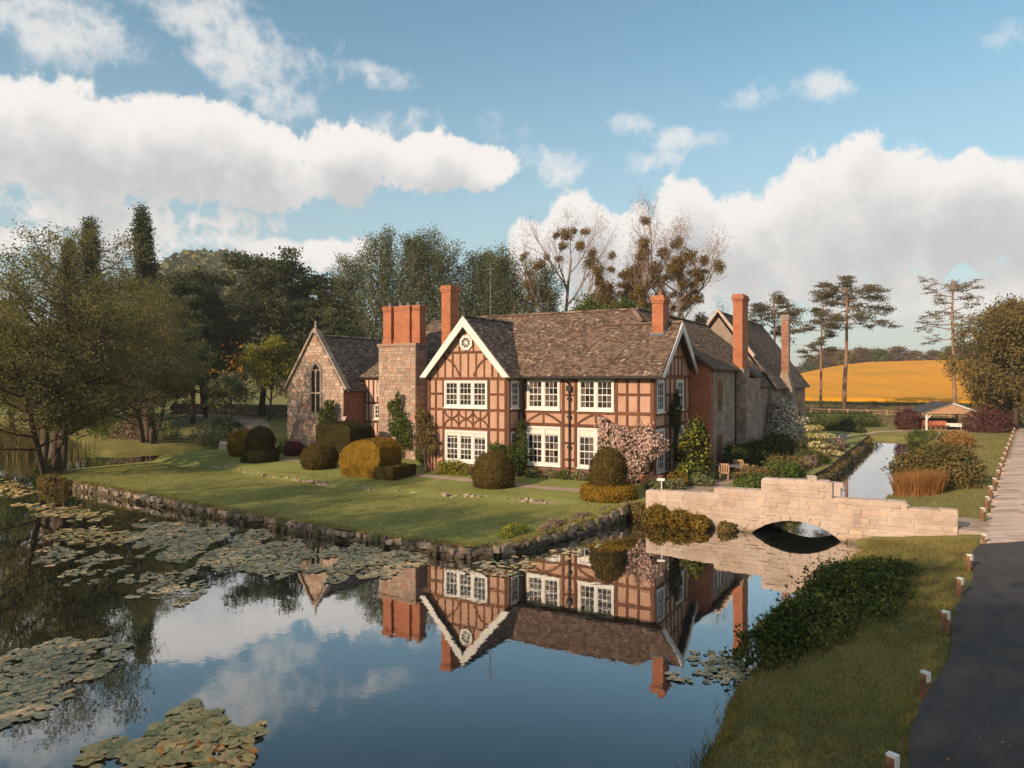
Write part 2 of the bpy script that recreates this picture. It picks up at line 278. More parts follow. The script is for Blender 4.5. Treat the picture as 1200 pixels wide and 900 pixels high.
# ------------------------------------------------------------------ building helpers
def tag(o, label=None, cat=None, group=None, kind=None):
    if label: o['label'] = label
    if cat: o['category'] = cat
    if group: o['group'] = group
    if kind: o['kind'] = kind
    return o
def empty(name, loc, label=None, cat=None, group=None):
    o = bpy.data.objects.new(name, None); COL.objects.link(o); o.location = loc; o.empty_display_size = .2
    return tag(o, label, cat, group)
def root_loc(p):
    v = Vector((0, 0, 0))
    while p is not None: v = v + p.location; p = p.parent
    return v
def link(name, me, mat, parent=None, kind=None, loc=(0, 0, 0)):
    o = bpy.data.objects.new(name, me); COL.objects.link(o)
    if mat and not me.materials: me.materials.append(MAT[mat])
    o.parent = parent; o.location = loc
    if kind: o['kind'] = kind
    return o
class MB:
    """collects boxes, prisms and tubes in world coordinates and links them as ONE mesh"""
    def __init__(s): s.v = []; s.f = []
    def add(s, vs, fs):
        k = len(s.v); s.v += [tuple(a) for a in vs]; s.f += [tuple(i+k for i in f) for f in fs]; return s
    def box(s, x0, x1, y0, y1, z0, z1):
        if x0 > x1: x0, x1 = x1, x0
        if y0 > y1: y0, y1 = y1, y0
        if z0 > z1: z0, z1 = z1, z0
        return s.add([(x0, y0, z0), (x1, y0, z0), (x1, y1, z0), (x0, y1, z0), (x0, y0, z1), (x1, y0, z1), (x1, y1, z1), (x0, y1, z1)],
                     [(0, 3, 2, 1), (4, 5, 6, 7), (0, 1, 5, 4), (1, 2, 6, 5), (2, 3, 7, 6), (3, 0, 4, 7)])
    def prism(s, poly, ext):
        """poly: 3-D points of a planar face, ext: vector"""
        n = len(poly); e = Vector(ext); a = [Vector(p) for p in poly]
        return s.add(a+[p+e for p in a], [tuple(range(n-1, -1, -1)), tuple(range(n, 2*n))]+[(i, (i+1) % n, n+(i+1) % n, n+i) for i in range(n)])
    def tube(s, pts, rads, n=6, cap=True):
        rings = []; up = Vector((.13, .07, 1)).normalized()
        pts = [Vector(p) for p in pts]
        for i, p in enumerate(pts):
            d = (pts[min(i+1, len(pts)-1)]-pts[max(i-1, 0)])
            if d.length < 1e-6: d = Vector((0, 0, 1))
            d.normalize(); a = d.cross(up)
            if a.length < .15: a = d.cross(Vector((1, 0, .1)))
            a.normalize(); b = d.cross(a)
            rings.append([p+(a*math.cos(6.28318*j/n)+b*math.sin(6.28318*j/n))*rads[i] for j in range(n)])
        vs = [q for r in rings for q in r]; fs = []
        for i in range(len(rings)-1):
            for j in range(n):
                fs.append((i*n+j, i*n+(j+1) % n, (i+1)*n+(j+1) % n, (i+1)*n+j))
        if cap: fs.append(tuple(range(len(vs)-n, len(vs)))); fs.append(tuple(range(n-1, -1, -1)))
        return s.add(vs, fs)
    def lathe(s, c, prof, n=20):
        vs = []; fs = []
        for r, z in prof:
            for j in range(n): vs.append((c[0]+r*math.cos(6.28318*j/n), c[1]+r*math.sin(6.28318*j/n), c[2]+z))
        for i in range(len(prof)-1):
            for j in range(n): fs.append((i*n+j, i*n+(j+1) % n, (i+1)*n+(j+1) % n, (i+1)*n+j))
        fs.append(tuple(range(n-1, -1, -1))); fs.append(tuple(range(len(vs)-n, len(vs))))
        return s.add(vs, fs)
    def mesh(s, name, off=(0, 0, 0), smooth=False):
        me = bpy.data.meshes.new(name)
        o = Vector(off); me.from_pydata([tuple(Vector(a)-o) for a in s.v], [], s.f)
        if smooth: me.shade_smooth()
        me.update(); return me
    def build(s, name, mat, parent=None, smooth=False, kind=None, origin=None):
        off = root_loc(parent) if parent is not None else (Vector(origin) if origin else Vector((0, 0, 0)))
        o = link(name, s.mesh(name, off, smooth), mat, parent, kind)
        if parent is None and origin: o.location = origin
        return o
def np_mesh(name, V, F, off=(0, 0, 0)):
    V = np.asarray(V, np.float32)-np.asarray(off, np.float32); F = np.asarray(F, np.int32)
    me = bpy.data.meshes.new(name); k = F.shape[1]
    me.vertices.add(len(V)); me.vertices.foreach_set('co', V.ravel())
    me.loops.add(F.size); me.loops.foreach_set('vertex_index', F.ravel())
    me.polygons.add(len(F)); me.polygons.foreach_set('loop_start', np.arange(0, F.size, k, dtype=np.int32))
    me.update(calc_edges=True); return me
def unit(a): return a/np.maximum(np.linalg.norm(a, axis=1, keepdims=True), 1e-9)
def leaf_arrays(P, size, Nrm=None, jit=.6, asp=.55, rng=NR):
    P = np.asarray(P, float); n = len(P)
    r = rng.normal(size=(n, 3))
    N = unit(r) if Nrm is None else unit(np.asarray(Nrm)+jit*r)
    T = unit(np.cross(N, rng.normal(size=(n, 3)))); Bv = np.cross(N, T)
    s = (np.asarray(size)*rng.uniform(.65, 1.35, n))[:, None]*.5
    V = np.stack([P-T*s, P+Bv*s*asp, P+T*s, P-Bv*s*asp], 1).reshape(-1, 3)
    F = np.arange(4*n).reshape(n, 4); return V, F
def leaves(name, P, size, mat, parent=None, Nrm=None, jit=.6, asp=.55, kind=None):
    V, F = leaf_arrays(P, size, Nrm, jit, asp)
    off = root_loc(parent) if parent is not None else (0, 0, 0)
    return link(name, np_mesh(name, V, F, off), mat, parent, kind)
def blades(P, h, w=.02, lean=.35, rng=NR):
    """upright tapering blades as triangles"""
    P = np.asarray(P, float); n = len(P); a = rng.uniform(0, 6.283, n); hh = h*rng.uniform(.55, 1.3, n)
    d = np.stack([np.cos(a), np.sin(a), np.zeros(n)], 1)*w*.5
    b = rng.uniform(0, 6.283, n); L = np.stack([np.cos(b)*lean, np.sin(b)*lean, np.ones(n)], 1)*hh[:, None]
    V = np.stack([P-d, P+d, P+L], 1).reshape(-1, 3); return V, np.arange(3*n).reshape(n, 3)
def sstep(x, a, b): t = np.clip((np.asarray(x, float)-a)/(b-a), 0, 1); return t*t*(3-2*t)
# ------------------------------------------------------------------ lie of the land
ISLAND = [(-37.5, -11.2), (-31, -12.7), (-22, -13.6), (-13.6, -14.5), (-8, -14.9), (-4, -14.95), (-1.9, -14.75), (-1.2, -14.1), (-.9, -12.5), (-.55, -10.9), (-.1, -7.6), (.35, -4.95),
          (1.4, -4.8), (5.75, -4.8), (5.95, -1.4), (6.2, 4), (6.6, 9), (6.9, 12.6), (6.85, 17.7), (7.0, 28), (7.2, 44), (4, 47), (-34, 47), (-36.8, 40), (-36.5, 10), (-36.2, -2), (-37.0, -8)]
WATER = [(9.0, -33), (9.0, -24.5), (9.1, -20.8), (8.5, -17.2), (9.3, -12.3), (10.3, -6.4), (9.5, -4.6), (9.5, -1.5), (9.9, 3), (10.6, 9.8), (11.0, 26), (11.5, 40), (12.3, 46), (11.2, 50.5), (7.5, 51), (-36, 52),
         (-46, 46), (-46.5, 12), (-46.5, 6), (-48.5, .2), (-52, -1.5), (-57, 2), (-70, 9), (-85, 10), (-95, -5), (-92, -20), (-70, -30), (-20, -34), (-2, -33)]
def pdist(px, py, poly):
    """signed distance to a polygon, negative inside"""
    px = np.asarray(px, float); py = np.asarray(py, float)
    d = np.full(px.shape, 1e9); ins = np.zeros(px.shape, bool); n = len(poly)
    for i in range(n):
        ax, ay = poly[i]; bx, by = poly[(i+1) % n]; ex, ey = bx-ax, by-ay
        t = np.clip(((px-ax)*ex+(py-ay)*ey)/(ex*ex+ey*ey), 0, 1)
        d = np.minimum(d, np.hypot(px-ax-t*ex, py-ay-t*ey))
        c = ((ay > py) != (by > py)) & (px < (bx-ax)*(py-ay)/((by-ay) if by != ay else 1e-9)+ax); ins ^= c
    return np.where(ins, -d, d)
def wob(x, y, s=1.0): return np.sin(x*.71*s+1.3)*np.cos(y*.63*s+.4)+.5*np.sin(x*1.9*s+y*1.3*s)
def gz(x, y):
    """height of the land round the moat"""
    x = np.asarray(x, float); y = np.asarray(y, float)
    d = pdist(x, y, WATER)+.16*wob(x, y, 1.6)
    z = -0.9+1.25*sstep(d, -1.0, .55)+.42*sstep(d, .3, 4.5)+.03*wob(x, y)
    far = np.hypot(x-12, y+36)
    # field rising behind the pavilion, wooded hill to the left
    z = z+.5*sstep(y, 60, 110)*(x > -400)+sstep(x, -75, -10)*(12.5*sstep(y, 120, 360)+.02*np.maximum(x, -20)*sstep(y, 150, 350))
    az = np.degrees(np.arctan2(x-12.4, y+36.7))
    z = z+1.2*sstep(far, 80, 110)*sstep(-az, 30, 40)
    z = z+(17*sstep(far, 135, 260)+62*sstep(far, 280, 520))*sstep(-az, 36, 52)*(1-.72*sstep(-az, 53, 64))
    dx_ = x-(14.35+(y+2.4)*.1012)
    z = z-.2*sstep(dx_, .0, .35)*(1-sstep(dx_, 6.6, 7.5))*(y < 66)
    return z
def iz(x, y):
    """height of the island: lawn, a low step, then the terrace the house stands on"""
    x = np.asarray(x, float); y = np.asarray(y, float)
    line = STEP_Y(x)
    return .42+.10*sstep(y, -14, -7)+.06*wob(x, y, .5)*.4+.26*sstep(y-line, -.12, .12)*sstep(-x, 1.2, 3.5)+.18*sstep(y, -5.5, -1.0)+.26*sstep(x, -3.5, -.8)*sstep(y, -8.5, -4.2)
def STEP_Y(x): return np.interp(x, [-30, -28, -22, -14, -9, -3, 0], [-4.0, -4.4, -6.0, -6.9, -6.6, -5.5, -5.2])
def iz1(x, y): return float(iz(x, y))
def gz1(x, y): return float(gz(np.array([x]), np.array([y]))[0])

def grid(xs, ys, zf, name, mat, keep=None):
    X, Y = np.meshgrid(xs, ys); Z = zf(X, Y); nx = len(xs); ny = len(ys)
    V = np.stack([X, Y, Z], -1).reshape(-1, 3)
    i = np.arange(ny-1)[:, None]*nx+np.arange(nx-1)[None, :]
    F = np.stack([i, i+1, i+nx+1, i+nx], -1).reshape(-1, 4)
    if keep is not None:
        cx = V[F].mean(1); F = F[keep(cx[:, 0], cx[:, 1])]
    me = np_mesh(name, V, F); me.shade_smooth(); return link(name, me, mat)
def lines(lo, a, b, hi, step, n):
    l = lo+(a-lo)*(1-np.linspace(1, 0, n, endpoint=False)**2.2) if n else np.array([])
    h = b+(hi-b)*np.linspace(0, 1, n+1)[1:]**2.2
    return np.concatenate([l, np.arange(a, b, step), [b], h])
xs = lines(-1500, -62, 30, 1400, .5, 60); ys = lines(-600, -36, 62, 1800, .5, 70)
tag(grid(xs, ys, gz, 'ground', 'rough_grass'), kind='structure')
wb = MB().add([(-100, -36, 0), (14, -36, 0), (14, 53, 0), (-100, 53, 0)], [(0, 1, 2, 3)]).build('water', 'water'); wb['kind'] = 'structure'

# island: inside grid plus a skirt that follows the outline
def densify(poly, step, closed=True):
    out = []; n = len(poly)
    for i in range(n if closed else n-1):
        a = Vector(poly[i]); b = Vector(poly[(i+1) % n]); k = max(1, int((b-a).length/step))
        out += [tuple(a.lerp(b, j/k)) for j in range(k)]
    return out
import bmesh
bm = bmesh.new()
outl = densify(ISLAND, .7)
GX = np.arange(-37.4, 7.2, .7); GY = np.arange(-15, 47, .7)
gxx, gyy = np.meshgrid(GX, GY); ins = pdist(gxx, gyy, ISLAND) < -.38
from mathutils.geometry import delaunay_2d_cdt
pts2 = [Vector(p) for p in outl]+[Vector((a, b)) for a, b in zip(gxx[ins], gyy[ins])]
ne = len(outl)
vco, _, tri, _, _, _ = delaunay_2d_cdt(pts2, [(i, (i+1) % ne) for i in range(ne)], [], 1, 1e-5)
vx = np.array([(p.x, p.y) for p in vco]); zz = iz(vx[:, 0], vx[:, 1])
me = bpy.data.meshes.new('lawn'); me.from_pydata([(a, b, c) for (a, b), c in zip(vx, zz)], [], [tuple(f) for f in tri]); me.shade_smooth()
link('lawn', me, 'mown_grass', kind='structure')
sk = MB()
for i in range(ne):
    a = outl[i]; b = outl[(i+1) % ne]
    sk.add([(a[0], a[1], -1), (b[0], b[1], -1), (b[0], b[1], iz1(*b)+.0), (a[0], a[1], iz1(*a)+.0)], [(0, 1, 2, 3)])
sk.build('island_bank', 'earth', kind='structure')

# rough stones: a few shared shapes
def rock_mesh(name, seed, rough=.09, mat='stone'):
    r = random.Random(seed); b = bmesh.new(); bmesh.ops.create_cube(b, size=1)
    bmesh.ops.bevel(b, geom=b.edges[:], offset=.07, segments=1, affect='EDGES', profile=.6)
    for v in b.verts: v.co += Vector((r.uniform(-rough, rough), r.uniform(-rough, rough), r.uniform(-rough, rough)))*.6
    me = bpy.data.meshes.new(name); b.to_mesh(me); b.free(); me.materials.append(MAT[mat]); return me
ROCK = {m: [rock_mesh('stone', i, .05 if m == 'stone_pale' else .13, m) for i in range(6)] for m in ('stone_mossy', 'stone_pale', 'stone_grey')}
def stone(parent, mat, c, size, rz=0.0, rx=0.0, ry=0.0, name='stone'):
    o = link(name, ROCK[mat][R.randrange(6)], None, parent)
    o.location = Vector(c)-root_loc(parent); o.scale = size; o.rotation_euler = (rx, ry, rz); return o

# retaining wall of the lawn: loose stones along the moat edge
rw = empty('retaining_wall', (-13.6, -14.5, 0), 'low rubble stone retaining wall along the lawn edge above the lily pads', 'wall')
edge = densify(ISLAND[1:12], .315, False)
for i in range(len(edge)-1):
    a = Vector(edge[i]); b = Vector(edge[i+1]); d = (b-a); L = d.length; ang = math.atan2(d.y, d.x); nrm = Vector((d.y, -d.x)).normalized()
    top = iz1(*edge[i])
    for k in range(2):
        h = (top+.07)/2*R.uniform(.85, 1.15); c = a.lerp(b, .5+R.uniform(-.15, .15))+nrm*R.uniform(-.06, .10)
        stone(rw, 'stone_mossy', (c.x, c.y, -.05+(k+.5)*(top+.02)/2+R.uniform(-.04, .03)), (L*R.uniform(.6, 1.7), R.uniform(.16, .40), h*R.uniform(.6, 1.15)), ang+R.uniform(-.5, .5), R.uniform(-.3, .3), R.uniform(-.25, .25))
# stone step across the lawn
st = empty('stone_edging', (-14, -6.9, .5), 'narrow row of tumbled edging stones stepping across the lawn before the topiary', 'edging')
x = -28.5
while x < -3.2:
    for k in range(2 if R.random() < .75 else 1):
        yy = float(STEP_Y(x))+R.uniform(-.22, .22)
        stone(st, 'stone_mossy', (x, yy, iz1(x, float(STEP_Y(x))-.3)+R.uniform(.0, .12)), (R.uniform(.12, .36), R.uniform(.14, .3), R.uniform(.10, .18)), R.uniform(-.6, .6), R.uniform(-.2, .2), R.uniform(-.2, .2))
    x += R.uniform(.26, .42)
for (cx, cy, w) in ((-3.1, -5.6, 1.0), (-17.0, -6.75, .9), (-29.3, -4.4, .9), (-3.9, -5.75, .8), (-16.2, -6.9, .7)):
    stone(st, 'stone_mossy', (cx, cy, iz1(cx, cy)+.0), (w, .45, .12), R.uniform(-.2, .2), name='slab')

# paths on the island
def strip(name, pts, w, mat, zf, dz=.012, step=.5, kind='structure'):
    p = densify(pts, step, False)+[pts[-1]]; b = MB(); vs = []
    for i, q in enumerate(p):
        a = Vector(p[max(i-1, 0)]); c = Vector(p[min(i+1, len(p)-1)]); d = (c-a).normalized(); n = Vector((-d.y, d.x))
        ww = w*.5*(1+.06*math.sin(i*1.7))
        for k in range(5):
            t = -1+k*.5; e = Vector(q)+n*ww*t; vs.append((e.x, e.y, zf(e.x, e.y)+dz))
    fs = [(i*5+k, i*5+k+1, i*5+k+6, i*5+k+5) for i in range(len(p)-1) for k in range(4)]
    o = b.add(vs, fs).build(name, mat, kind=kind); o.data.flip_normals(); return o
strip('terrace_path', [(-31, -1.2), (-24, -1.6), (-18, -2.7), (-10, -3.15), (-6, -3.3), (-2.6, -3.5)], .75, 'gravel', iz1)
strip('garden_path', [(1.6, -3.2), (2.2, -2), (2.7, 2), (3.0, 5), (3.6, 12), (4.0, 20), (4.6, 32), (5.3, 43)], 1.25, 'gravel', iz1, .014)

# ------------------------------------------------------------------ drive, verge and bollards
def drive_x(y): return 14.35+(y+2.4)*(5.95/58.8)
DZ = .80
def dz_at(y): return float(np.interp(y, [-40, -10, 0, 60], [.78, .78, .80, 1.0]))
b = MB(); ysd = np.linspace(-60, -7.0, 40)
vs = []
for y in ysd:
    for k in range(7): vs.append((drive_x(y)+.12*math.sin(y*.9)*(k == 0)+k*1.0, y+(k*.9 if y > -8 else 0), dz_at(y)+.012+.02*(3-abs(k-3))/3))
tm = b.add(vs, [(i*7+k, i*7+k+1, i*7+k+8, i*7+k+7) for i in range(len(ysd)-1) for k in range(6)]).build('tarmac_drive', 'tarmac', kind='structure')
# bed under drive so the verge never pokes through
pv = empty('paved_drive', (17, 0, .8)); pv['kind'] = 'structure'
bedb = MB(); bed = np.linspace(-7.1, 64, 40); vs = []
for y in bed:
    for k in range(2): vs.append((drive_x(y)+k*6.4, y+k*5.6, dz_at(y)+.004))
bedb.add(vs, [(i*2, i*2+1, i*2+3, i*2+2) for i in range(len(bed)-1)]).build('bed', 'gravel', pv)
# stone setts laid in bands across the drive; nearest ones singly
y = -6.9; nset = 0; far_mb = MB(); SETT = [rock_mesh('sett', 40+i, .05, 'paving') for i in range(5)]
while y < 60:
    h = R.uniform(.34, .55); x = R.uniform(0, .25)
    while x < 6.2:
        w = R.uniform(.6, 1.5); cx = drive_x(y)+x+w/2; cy = y+h/2+(x+w/2)*.88; z = dz_at(y)
        if nset < 300 and cx-drive_x(cy) < 8 and x < 3.2 and y < 24:
            o = link('sett', SETT[R.randrange(5)], None, pv); o.location = Vector((cx, cy, z-.01))-pv.location; o.scale = (w*1.0/math.cos(.72), h*.80, .10)
            o.rotation_euler = (R.uniform(-.012, .012), R.uniform(-.012, .012), math.atan(.88)); nset += 1
            o.scale = (w*1.29, h*.74, .10)
        else:
            c, s_ = math.cos(math.atan(.88)), math.sin(math.atan(.88)); hw, hh = w*1.27/2, h*.72/2; zt = z+.03+R.uniform(-.006, .006)
            far_mb.add([(cx-c*hw+s_*hh, cy-s_*hw-c*hh, zt), (cx+c*hw+s_*hh, cy+s_*hw-c*hh, zt), (cx+c*hw-s_*hh, cy+s_*hw+c*hh, zt), (cx-c*hw-s_*hh, cy-s_*hw+c*hh, zt)], [(0, 1, 2, 3)])
        x += w
    y += h
far_mb.build('far_setts', 'paving', pv, kind='stuff')

# bollards: short timber posts with a white reflector cap, the far ones roped
def bollard(x, y, z, h, label, group, rope=None):
    o = empty('bollard', (x, y, z), label, 'bollard', group)
    b = MB().box(x-.06, x+.06, y-.06, y+.06, z-.15, z+h-.1)
    b.add([(x-.06, y-.06, z+h-.1), (x+.06, y-.06, z+h-.1), (x+.06, y+.06, z+h-.1), (x-.06, y+.06, z+h-.1), (x-.06, y-.02, z+h-.03), (x+.06, y-.02, z+h-.03), (x+.06, y+.06, z+h-.03), (x-.06, y+.06, z+h-.03)], [(4, 5, 6, 7), (0, 1, 5, 4), (1, 2, 6, 5), (2, 3, 7, 6), (3, 0, 4, 7)])
    b.build('post', 'wood_post', o)
    MB().box(x-.075, x+.075, y-.03, y+.075, z+h-.028, z+h+.012).box(x+.062, x+.078, y-.06, y+.07, z+h-.16, z+h-.03).build('cap', 'white_paint', o)
    for k, c in enumerate(o.children): c.rotation_euler = (0, 0, 0)
    o.rotation_euler = (R.uniform(-.03, .03), R.uniform(-.03, .03), rad(-30)+R.uniform(-.15, .15)); return o
order = ['nearest', 'second', 'third', 'fourth', 'fifth']
for i, (x, y) in enumerate([(11.93, -25.06), (12.31, -21.46), (12.71, -17.67), (13.08, -14.23), (13.44, -10.76)]):
    bollard(x, y, gz1(x, y), .46, 'white capped timber bollard on the shaded verge, %s up the tarmac from the bottom edge' % order[i], 'bollards beside the drive')
yy = [-6.9, -2.4, .9, 4.3, 7.9, 11.8, 15.7, 19.8, 24, 28.4, 33, 38, 43.2, 48.8, 54.5]
num = ['first', 'second', 'third', 'fourth', 'fifth', 'sixth', 'seventh', 'eighth', 'ninth', 'tenth', 'eleventh', 'twelfth', 'thirteenth', 'fourteenth', 'last']
for i, y in enumerate(yy):
    x = drive_x(y)-.12
    if i == 0: x, y = 14.05, -6.6
    bollard(x, y, gz1(x, y), .62 if i else .4, ('white capped bollard at the right end of the bridge wall' if i == 0 else 'sunlit white capped bollard beside the paved drive, %s beyond the bridge wall' % num[i-1]), 'bollards beside the drive')

# ------------------------------------------------------------------ stone bridge
br = empty('stone_bridge', (7.6, -3.4, 0), 'pale stone bridge with stepped parapet and one low arch over the moat', 'bridge')
BY = -5.1
TOP = [(1.2, 1.40), (4.3, 1.52), (4.3, 1.77), (6.28, 1.80), (6.30, 2.30), (8.90, 2.36), (9.0, 1.70), (11.6, 1.76), (11.6, 1.50), (13.3, 1.58)]
def top_at(x):
    for (a, za), (b_, zb) in zip(TOP, TOP[1:]):
        if a <= x < b_ : return za+(zb-za)*(x-a)/(b_-a) if b_-a > .15 else max(za, zb)
    return 1.5
AC, AR, AZ = 7.62, 2.65, -1.98           # arch: centre x, radius, centre height
def arch_z(x):
    q = AR*AR-(x-AC)**2
    return AZ+math.sqrt(q) if q > 0 else -9
core = MB()
for y0, y1 in ((BY-.035, BY+.52), (-2.0, -1.55)):
    core = MB()
    xsb = [1.2+i*.11 for i in range(111)]
    for xa in xsb[:-1]:
        xb = xa+.11; za = max(-.8, arch_z(xa+.055)); tz = top_at(xa+.055)-.04-(0 if y0 < -3 else .55)
        core.box(xa, xb, y0, y1, za, tz)
    core.build('parapet_core', 'stone_pale', br)
dk = MB(); xsb = np.linspace(1.3, 15.5, 50)
for xa, xb in zip(xsb, xsb[1:]):
    zt = lambda q: 1.0+.22*math.exp(-((q-7.6)/2.2)**2)-.18*float(sstep(q, 11, 14.5)); za = max(-.8, arch_z((xa+xb)/2)) if 5.5 < xa < 9.6 else .2
    dk.add([(xa, BY+.5, zt(xa)), (xb, BY+.5, zt(xb)), (xb, -1.9, zt(xb)), (xa, -1.9, zt(xa)), (xa, BY+.5, za), (xb, BY+.5, za), (xb, -1.9, za), (xa, -1.9, za)], [(0, 1, 2, 3), (7, 6, 5, 4), (0, 4, 5, 1), (2, 6, 7, 3)])
dk.build('deck', 'gravel', br)
# facing stones of the near side, one object each
z = -.12; ns = 0
while z < 2.4:
    h = R.uniform(.12, .20); x = 1.2+R.uniform(0, .2)
    while x < 13.25:
        w = R.uniform(.24, .66)*(1.0 if z > .3 else .8); xm = x+w/2
        if x+w > 13.3: w = 13.3-x; xm = x+w/2
        tz = min(top_at(x+.03), top_at(x+w-.03)); ok = z+h*.55 < tz-.10
        low = max(arch_z(x+.02), arch_z(x+w-.02), arch_z(xm))
        gnd = .38 if x > 10.1 else -9
        if w > .12 and ok and z > low+.10 and z+h > gnd:
            hh = min(h, tz-.11-z)
            if hh > .06:
                stone(br, 'stone_pale', (xm, BY+.05+R.uniform(-.015, .012), z+hh/2), (w*1.03, .24, hh*1.05), R.uniform(-.02, .02), 0, R.uniform(-.015, .015)); ns += 1
        x += w
    z += h
for i in range(11):                                            # voussoirs round the arch
    a0 = rad(130)-rad(80)*i/10.0; a0 = math.pi/2+.69-1.38*(i/10.0)
    cx = AC+(AR+.10)*math.cos(a0); cz = AZ+(AR+.10)*math.sin(a0)
    if cz > -.15: stone(br, 'stone_pale', (cx, BY+.03, cz), (.36, .26, .24), 0, 0, math.pi/2-a0, name='arch_stone')
for (a, za), (b_, zb) in zip(TOP, TOP[1:]):                    # coping
    if b_-a < .3: continue
    n = max(1, round((b_-a)/.62)); w = (b_-a)/n
    for k in range(n):
        xm = a+(k+.5)*w; zc = za+(zb-za)*(xm-a)/(b_-a)-.05
        stone(br, 'stone_pale', (xm, BY+.27+R.uniform(-.02, .02), zc), (w*1.0, .56, .13), R.uniform(-.02, .02), 0, R.uniform(-.01, .01), name='coping_stone')
for k in range(20):                                             # far parapet
    xm = 1.5+k*.6
    for q in range(2): stone(br, 'stone_pale', (xm+q*.1, -1.78, top_at(xm)-.74+.2*q), (.62, .42, .22), R.uniform(-.03, .03), name='far_parapet_stone')
stone(br, 'stone_pale', (8.2, BY+.26, 2.40), (.34, .4, .26), .3, name='coping_stone')
stone(br, 'stone_grey', (13.75, BY+.2, .62), (1.0, .4, .62), -.1, name='end_block')

gwm = empty('moat_wall', (6.6, 10, 0), 'rough stone moat wall under the lavender bed right of the house', 'wall')
for i, (x, y) in enumerate(densify([(5.9, -1.2), (6.2, 4), (6.6, 9), (6.9, 12.6), (6.85, 17.7), (7.0, 28), (7.15, 40)], .36, False)):
    for k in range(2): stone(gwm, 'stone_mossy', (x+R.uniform(-.05, .10), y, .05+.34*k), (R.uniform(.25, .45), R.uniform(.35, .55), R.uniform(.28, .42)), R.uniform(-.4, .4), R.uniform(-.2, .2), R.uniform(-.2, .2))
# ------------------------------------------------------------------ wall faces: (a, d, z) = along the wall, outwards, up
class Face:
    def __init__(s, kind, at): s.k = kind; s.at = at      # 'front': normal -Y at y=at ; 'right': normal +X at x=at ; 'left': normal -X
    def P(s, a, d, z):
        if s.k == 'front': return (a, s.at-d, z)
        if s.k == 'right': return (s.at+d, a, z)
        return (s.at-d, a, z)
    def box(s, mb, a0, a1, d0, d1, z0, z1):
        p = s.P(a0, d0, z0); q = s.P(a1, d1, z1); return mb.box(p[0], q[0], p[1], q[1], p[2], q[2])
def timber(parent, F, a0, z0, a1, z1, w=.17, d=.035, name='timber'):
    """straight timber from (a0,z0) to (a1,z1)"""
    w *= .86; dx, dz = a1-a0, z1-z0; L = math.hypot(dx, dz); nx, nz = -dz/L*w/2, dx/L*w/2
    dd = d+R.uniform(0, .008)
    q = [(a0+nx, z0+nz), (a0-nx, z0-nz), (a1-nx, z1-nz), (a1+nx, z1+nz)]
    v = [F.P(a, -.02, z) for a, z in q]+[F.P(a, dd, z) for a, z in q]
    return MB().add(v, [(0, 1, 2, 3), (7, 6, 5, 4), (0, 4, 5, 1), (1, 5, 6, 2), (2, 6, 7, 3), (3, 7, 4, 0)]).build(name, 'timber', parent)
def brace(parent, F, pts, w=.12, d=.030, n=10):
    """curved brace through 3 control points (quadratic)"""
    (x0, z0), (x1, z1), (x2, z2) = pts; L = []; dd = d+R.uniform(0, .004)
    for i in range(n+1):
        t = i/n; x = (1-t)**2*x0+2*t*(1-t)*x1+t*t*x2; z = (1-t)**2*z0+2*t*(1-t)*z1+t*t*z2
        tx = 2*(1-t)*(x1-x0)+2*t*(x2-x1); tz = 2*(1-t)*(z1-z0)+2*t*(z2-z1); l = math.hypot(tx, tz) or 1
        L.append(((x-tz/l*w/2, z+tx/l*w/2), (x+tz/l*w/2, z-tx/l*w/2)))
    vs = []; fs = []
    for a, b in L: vs += [F.P(a[0], dd, a[1]), F.P(b[0], dd, b[1]), F.P(a[0], -.02, a[1]), F.P(b[0], -.02, b[1])]
    for i in range(n):
        k = i*4; fs += [(k, k+1, k+5, k+4), (k, k+4, k+6, k+2), (k+1, k+3, k+7, k+5)]
    return MB().add(vs, fs).build('brace', 'timber', parent)
